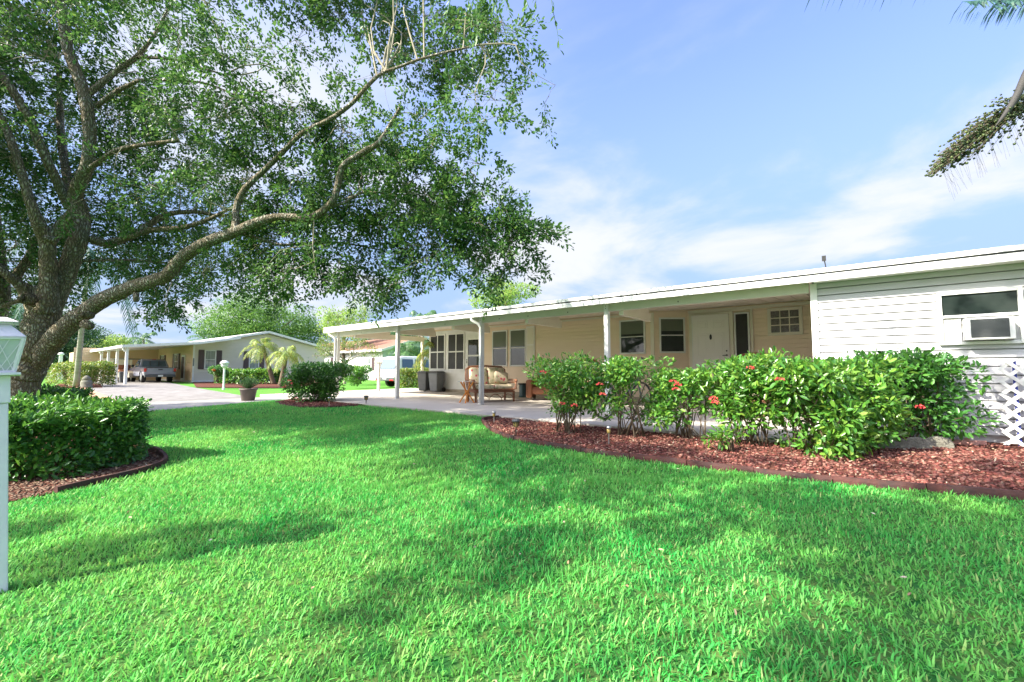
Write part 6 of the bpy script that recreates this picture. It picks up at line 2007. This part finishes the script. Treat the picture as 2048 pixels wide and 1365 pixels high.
# ------------------------------------------------------------------ trees beyond
def at0(px, D, z=-0.1):
    p = P(px, 740, D); return Vector((p.x, p.y, z))
def crown_at(px, py, D): return tuple(P(px, py, D))
BT = 'trees beyond the homes'
tree('big rounded bright green tree behind the gable roof', at0(530, 58), crown_at(528, 652, 58), (8.2, 8.2, 4.6), M_fartree, 26000, 0.33, 81, 'shade_tree', 0.4, 42, BT)
tree('bright lime tree standing between the gabled home and the carport roof', at0(688, 44), crown_at(688, 650, 44), (3.0, 3.0, 3.0), M_limetree, 6500, 0.24, 82, 'lime_tree', 0.16, 26, BT, gap=(1.2, -0.5))
tree('bright green tree rising behind the carport roof', at0(998, 30), crown_at(998, 590, 30), (2.5, 2.5, 1.5), M_limetree, 5200, 0.20, 83, 'garden_tree', 0.14, 26, BT, gap=(1.6, -0.5))
tree('low bright tree behind the far carport roof', at0(232, 66), crown_at(232, 694, 66), (5.0, 4.0, 2.2), M_limetree, 6500, 0.30, 84, 'low_tree', 0.2, 24, BT)
tree('dark dense tree behind the oak trunk at the far left', at0(20, 52), crown_at(20, 668, 52), (6.5, 6, 5.5), M_darktree, 12000, 0.34, 85, 'dense_tree', 0.3, 34, BT)
tree('dark tree between the oak trunk and the tall palm', at0(128, 58), crown_at(128, 684, 58), (4.5, 4.5, 4.2), M_darktree, 9500, 0.32, 86, 'dense_tree', 0.3, 30, BT)
tree('dull grey green tree seen under the low oak limb', at0(180, 75), crown_at(178, 690, 75), (4.5, 4.5, 3.5), M_darktree, 5200, 0.36, 87, 'dense_tree', 0.3, 26, BT)
tree('dark tree behind the white house seen under the carport roof', at0(790, 62), crown_at(790, 676, 62), (6.5, 5, 2.6), M_darktree, 9000, 0.30, 88, 'dense_tree', 0.3, 28, BT)
tree('mid green tree to the left beyond the lawn', at0(-120, 45), crown_at(-120, 640, 45), (6, 6, 6), M_darktree, 9000, 0.35, 89, 'dense_tree', 0.3, 28, BT)
tree('large dark tree across the way behind the camera', Vector((6, -24, -0.1)), (6, -24, 6.0), (7, 6, 5.0), M_darktree, 6000, 0.6, 90, 'dense_tree', 0.4, 28, BT)
tree('broad tree behind the camera, further along the lane', Vector((-9, -27, -0.1)), (-9, -27, 6.0), (7, 6, 5.0), M_darktree, 6000, 0.6, 91, 'dense_tree', 0.4, 28, BT)
tree('third tree behind the camera beyond the drive', Vector((19, -18, -0.1)), (19, -18, 5.0), (6, 6, 4.5), M_darktree, 5000, 0.6, 92, 'dense_tree', 0.4, 28, BT)
# far tree line all round the horizon
def treeline():
    cl = []
    rr = random.Random(5)
    for k in range(150):
        a = R(2 + k*178/150 + 30) if False else None
        px = -900 + k*26
        D = rr.uniform(95, 125)
        p = P(px, 740, D)
        h = rr.uniform(3.5, 6.5) if px < 900 else rr.uniform(3, 5)
        cl.append((p.x, p.y, h*0.5-0.4, rr.uniform(4, 7), rr.uniform(4, 7), h*0.55))
    o = clump_leaves(cl, 30000, 0.75, M_darktree, 'distant_treeline', None, wr=0.7)
    struct(o, 'stuff'); tag(o, 'far line of dark trees along the horizon', 'trees')
treeline()
# pale branched small tree before the white house
def bare_tree():
    b = at0(690, 31, -0.15)
    t = thing('crape_myrtle', 'small grey branched tree with sparse leaves before the white house', 'tree', tuple(b))
    rr = random.Random(9)
    mb = MB(); tips = []
    top = b + Vector((0, 0, 1.5))
    mb.tube([b, b + Vector((0.05, 0, 0.8)), top], [0.12, 0.10, 0.09], 8)
    def grow(p, d, L, r, lv):
        e = p + d*L
        m_ = p.lerp(e, 0.5) + Vector((rr.uniform(-1, 1), rr.uniform(-1, 1), rr.uniform(-.5, 1)))*L*0.10
        mb.tube([p, m_, e], [r, r*0.8, r*0.62], 5)
        if lv == 0: tips.append(e); return
        for k in range(3):
            dd = (d + Vector((rr.uniform(-1, 1), rr.uniform(-1, 1), rr.uniform(-0.6, 0.7)))*0.85).normalized()
            grow(e, dd, L*rr.uniform(0.6, 0.85), r*0.58, lv-1)
    for k in range(6):
        a = k*1.05
        grow(top, Vector((math.cos(a)*0.9, math.sin(a)*0.9, 0.55)).normalized(), 0.95, 0.06, 3)
    mb.build('trunk', M_twig, t)
    cl = [(e.x, e.y, e.z, 0.28, 0.28, 0.2) for e in tips]
    clump_leaves(cl, 5500, 0.10, M_hedge2, 'crown', t, seed=4, gap=(2.0, -0.3))
bare_tree()

# ------------------------------------------------------------------ the tree behind the camera whose shade falls on the lawn
def shade_tree():
    """crown set up-sun of the shaded parts of the lawn and of the wing wall"""
    tdir = np.array(SUN_V)
    tb_ = Vector((-6.0, -9.0, gz(-6.0, -9.0)))
    t = thing('shade_tree', 'tall leafy tree behind the camera that shades the lawn', 'tree', tuple(tb_))
    cl = []
    rr = random.Random(12)
    # patches of shade: (px, py, radius m, height m)
    for (px, py, r, h) in [(1750, 1050, 0.55, 5.2), (1500, 1020, 0.45, 5.4), (1950, 1080, 0.6, 5.6), (1250, 990, 0.42, 5.0), (1950, 1250, 0.45, 5.4), (1750, 1330, 0.3, 5.0), (2000, 1020, 0.5, 5.8),
                           (800, 1130, 0.30, 4.8), (950, 1130, 0.34, 5.2), (1100, 1090, 0.3, 5.0), (760, 1210, 0.22, 5.4), (1020, 1010, 0.3, 5.2), (1350, 1060, 0.25, 5.0), (720, 1330, 0.12, 5.0), (150, 1115, 0.26, 5.0), (310, 1092, 0.26, 5.2), (450, 1075, 0.24, 5.0), (580, 1062, 0.2, 5.1), (80, 1050, 0.2, 5.0), (1380, 960, 0.3, 4.8), (1600, 1000, 0.4, 4.8),
                           (1850, 1180, 0.34, 5.0), (2150, 1150, 0.6, 5.5), (2200, 1020, 0.6, 5.5), (1650, 1120, 0.28, 5.0), (1950, 1340, 0.25, 5.0), (-100, 1090, 0.3, 5.0)]:
        g = np.array(G(px, py))
        c = g + tdir * (h - g[2]) / tdir[2]
        cl.append((c[0], c[1], c[2], r, r, r*0.42))
        for k in range(2):
            cl.append((c[0]+rr.uniform(-1, 1)*r*0.8, c[1]+rr.uniform(-1, 1)*r*0.8, c[2]+rr.uniform(-.2, .5), r*0.4, r*0.4, r*0.3))
    for (x, y, z, r, h) in [(1.5, 8.2, 0.9, 0.45, 6.0), (0.7, 8.2, 0.55, 0.4, 6.0), (2.3, 8.2, 1.2, 0.5, 6.2), (1.75, 8.2, 1.9, 0.25, 6.0), (1.2, 8.2, 1.65, 0.13, 6.0), (0.3, 8.2, 1.55, 0.10, 6.0), (3.2, 8.2, 1.2, 0.6, 6.2),
                            (0.2, 5.6, 0, 0.25, 5.6), (1.2, 6.2, 0, 0.4, 5.6), (1.9, 6.8, 0, 0.4, 5.8), (-0.8, 5.3, 0, 0.2, 5.4), (-1.8, 5.2, 0, 0.2, 5.4), (-3.0, 5.2, 0, 0.2, 5.4), (0.7, 5.4, 0, 0.22, 5.6)]:
        c = np.array([x, y, z]) + tdir * (h - z) / tdir[2]
        cl.append((c[0], c[1], c[2], r, r, r*0.5))
    clump_leaves(cl, 19000, 0.10, M_oak, 'crown', t, hexa=False, gap=(2.2, -0.9), seed=2)
    mb = MB()
    top = Vector((-5.4, -7.4, 3.8))
    mb.tube([tb_ - Vector((0, 0, .2)), tb_ + Vector((0.1, 0.3, 1.8)), top], [0.3, 0.24, 0.2], 12)
    for q in cl[::14]:
        e = Vector(q[:3]); mb.tube([top, top.lerp(e, 0.5) + Vector((0, 0, 0.5)), e], [0.02, 0.012, 0.006], 6)
    mb.build('trunk', M_bark, t)
shade_tree()
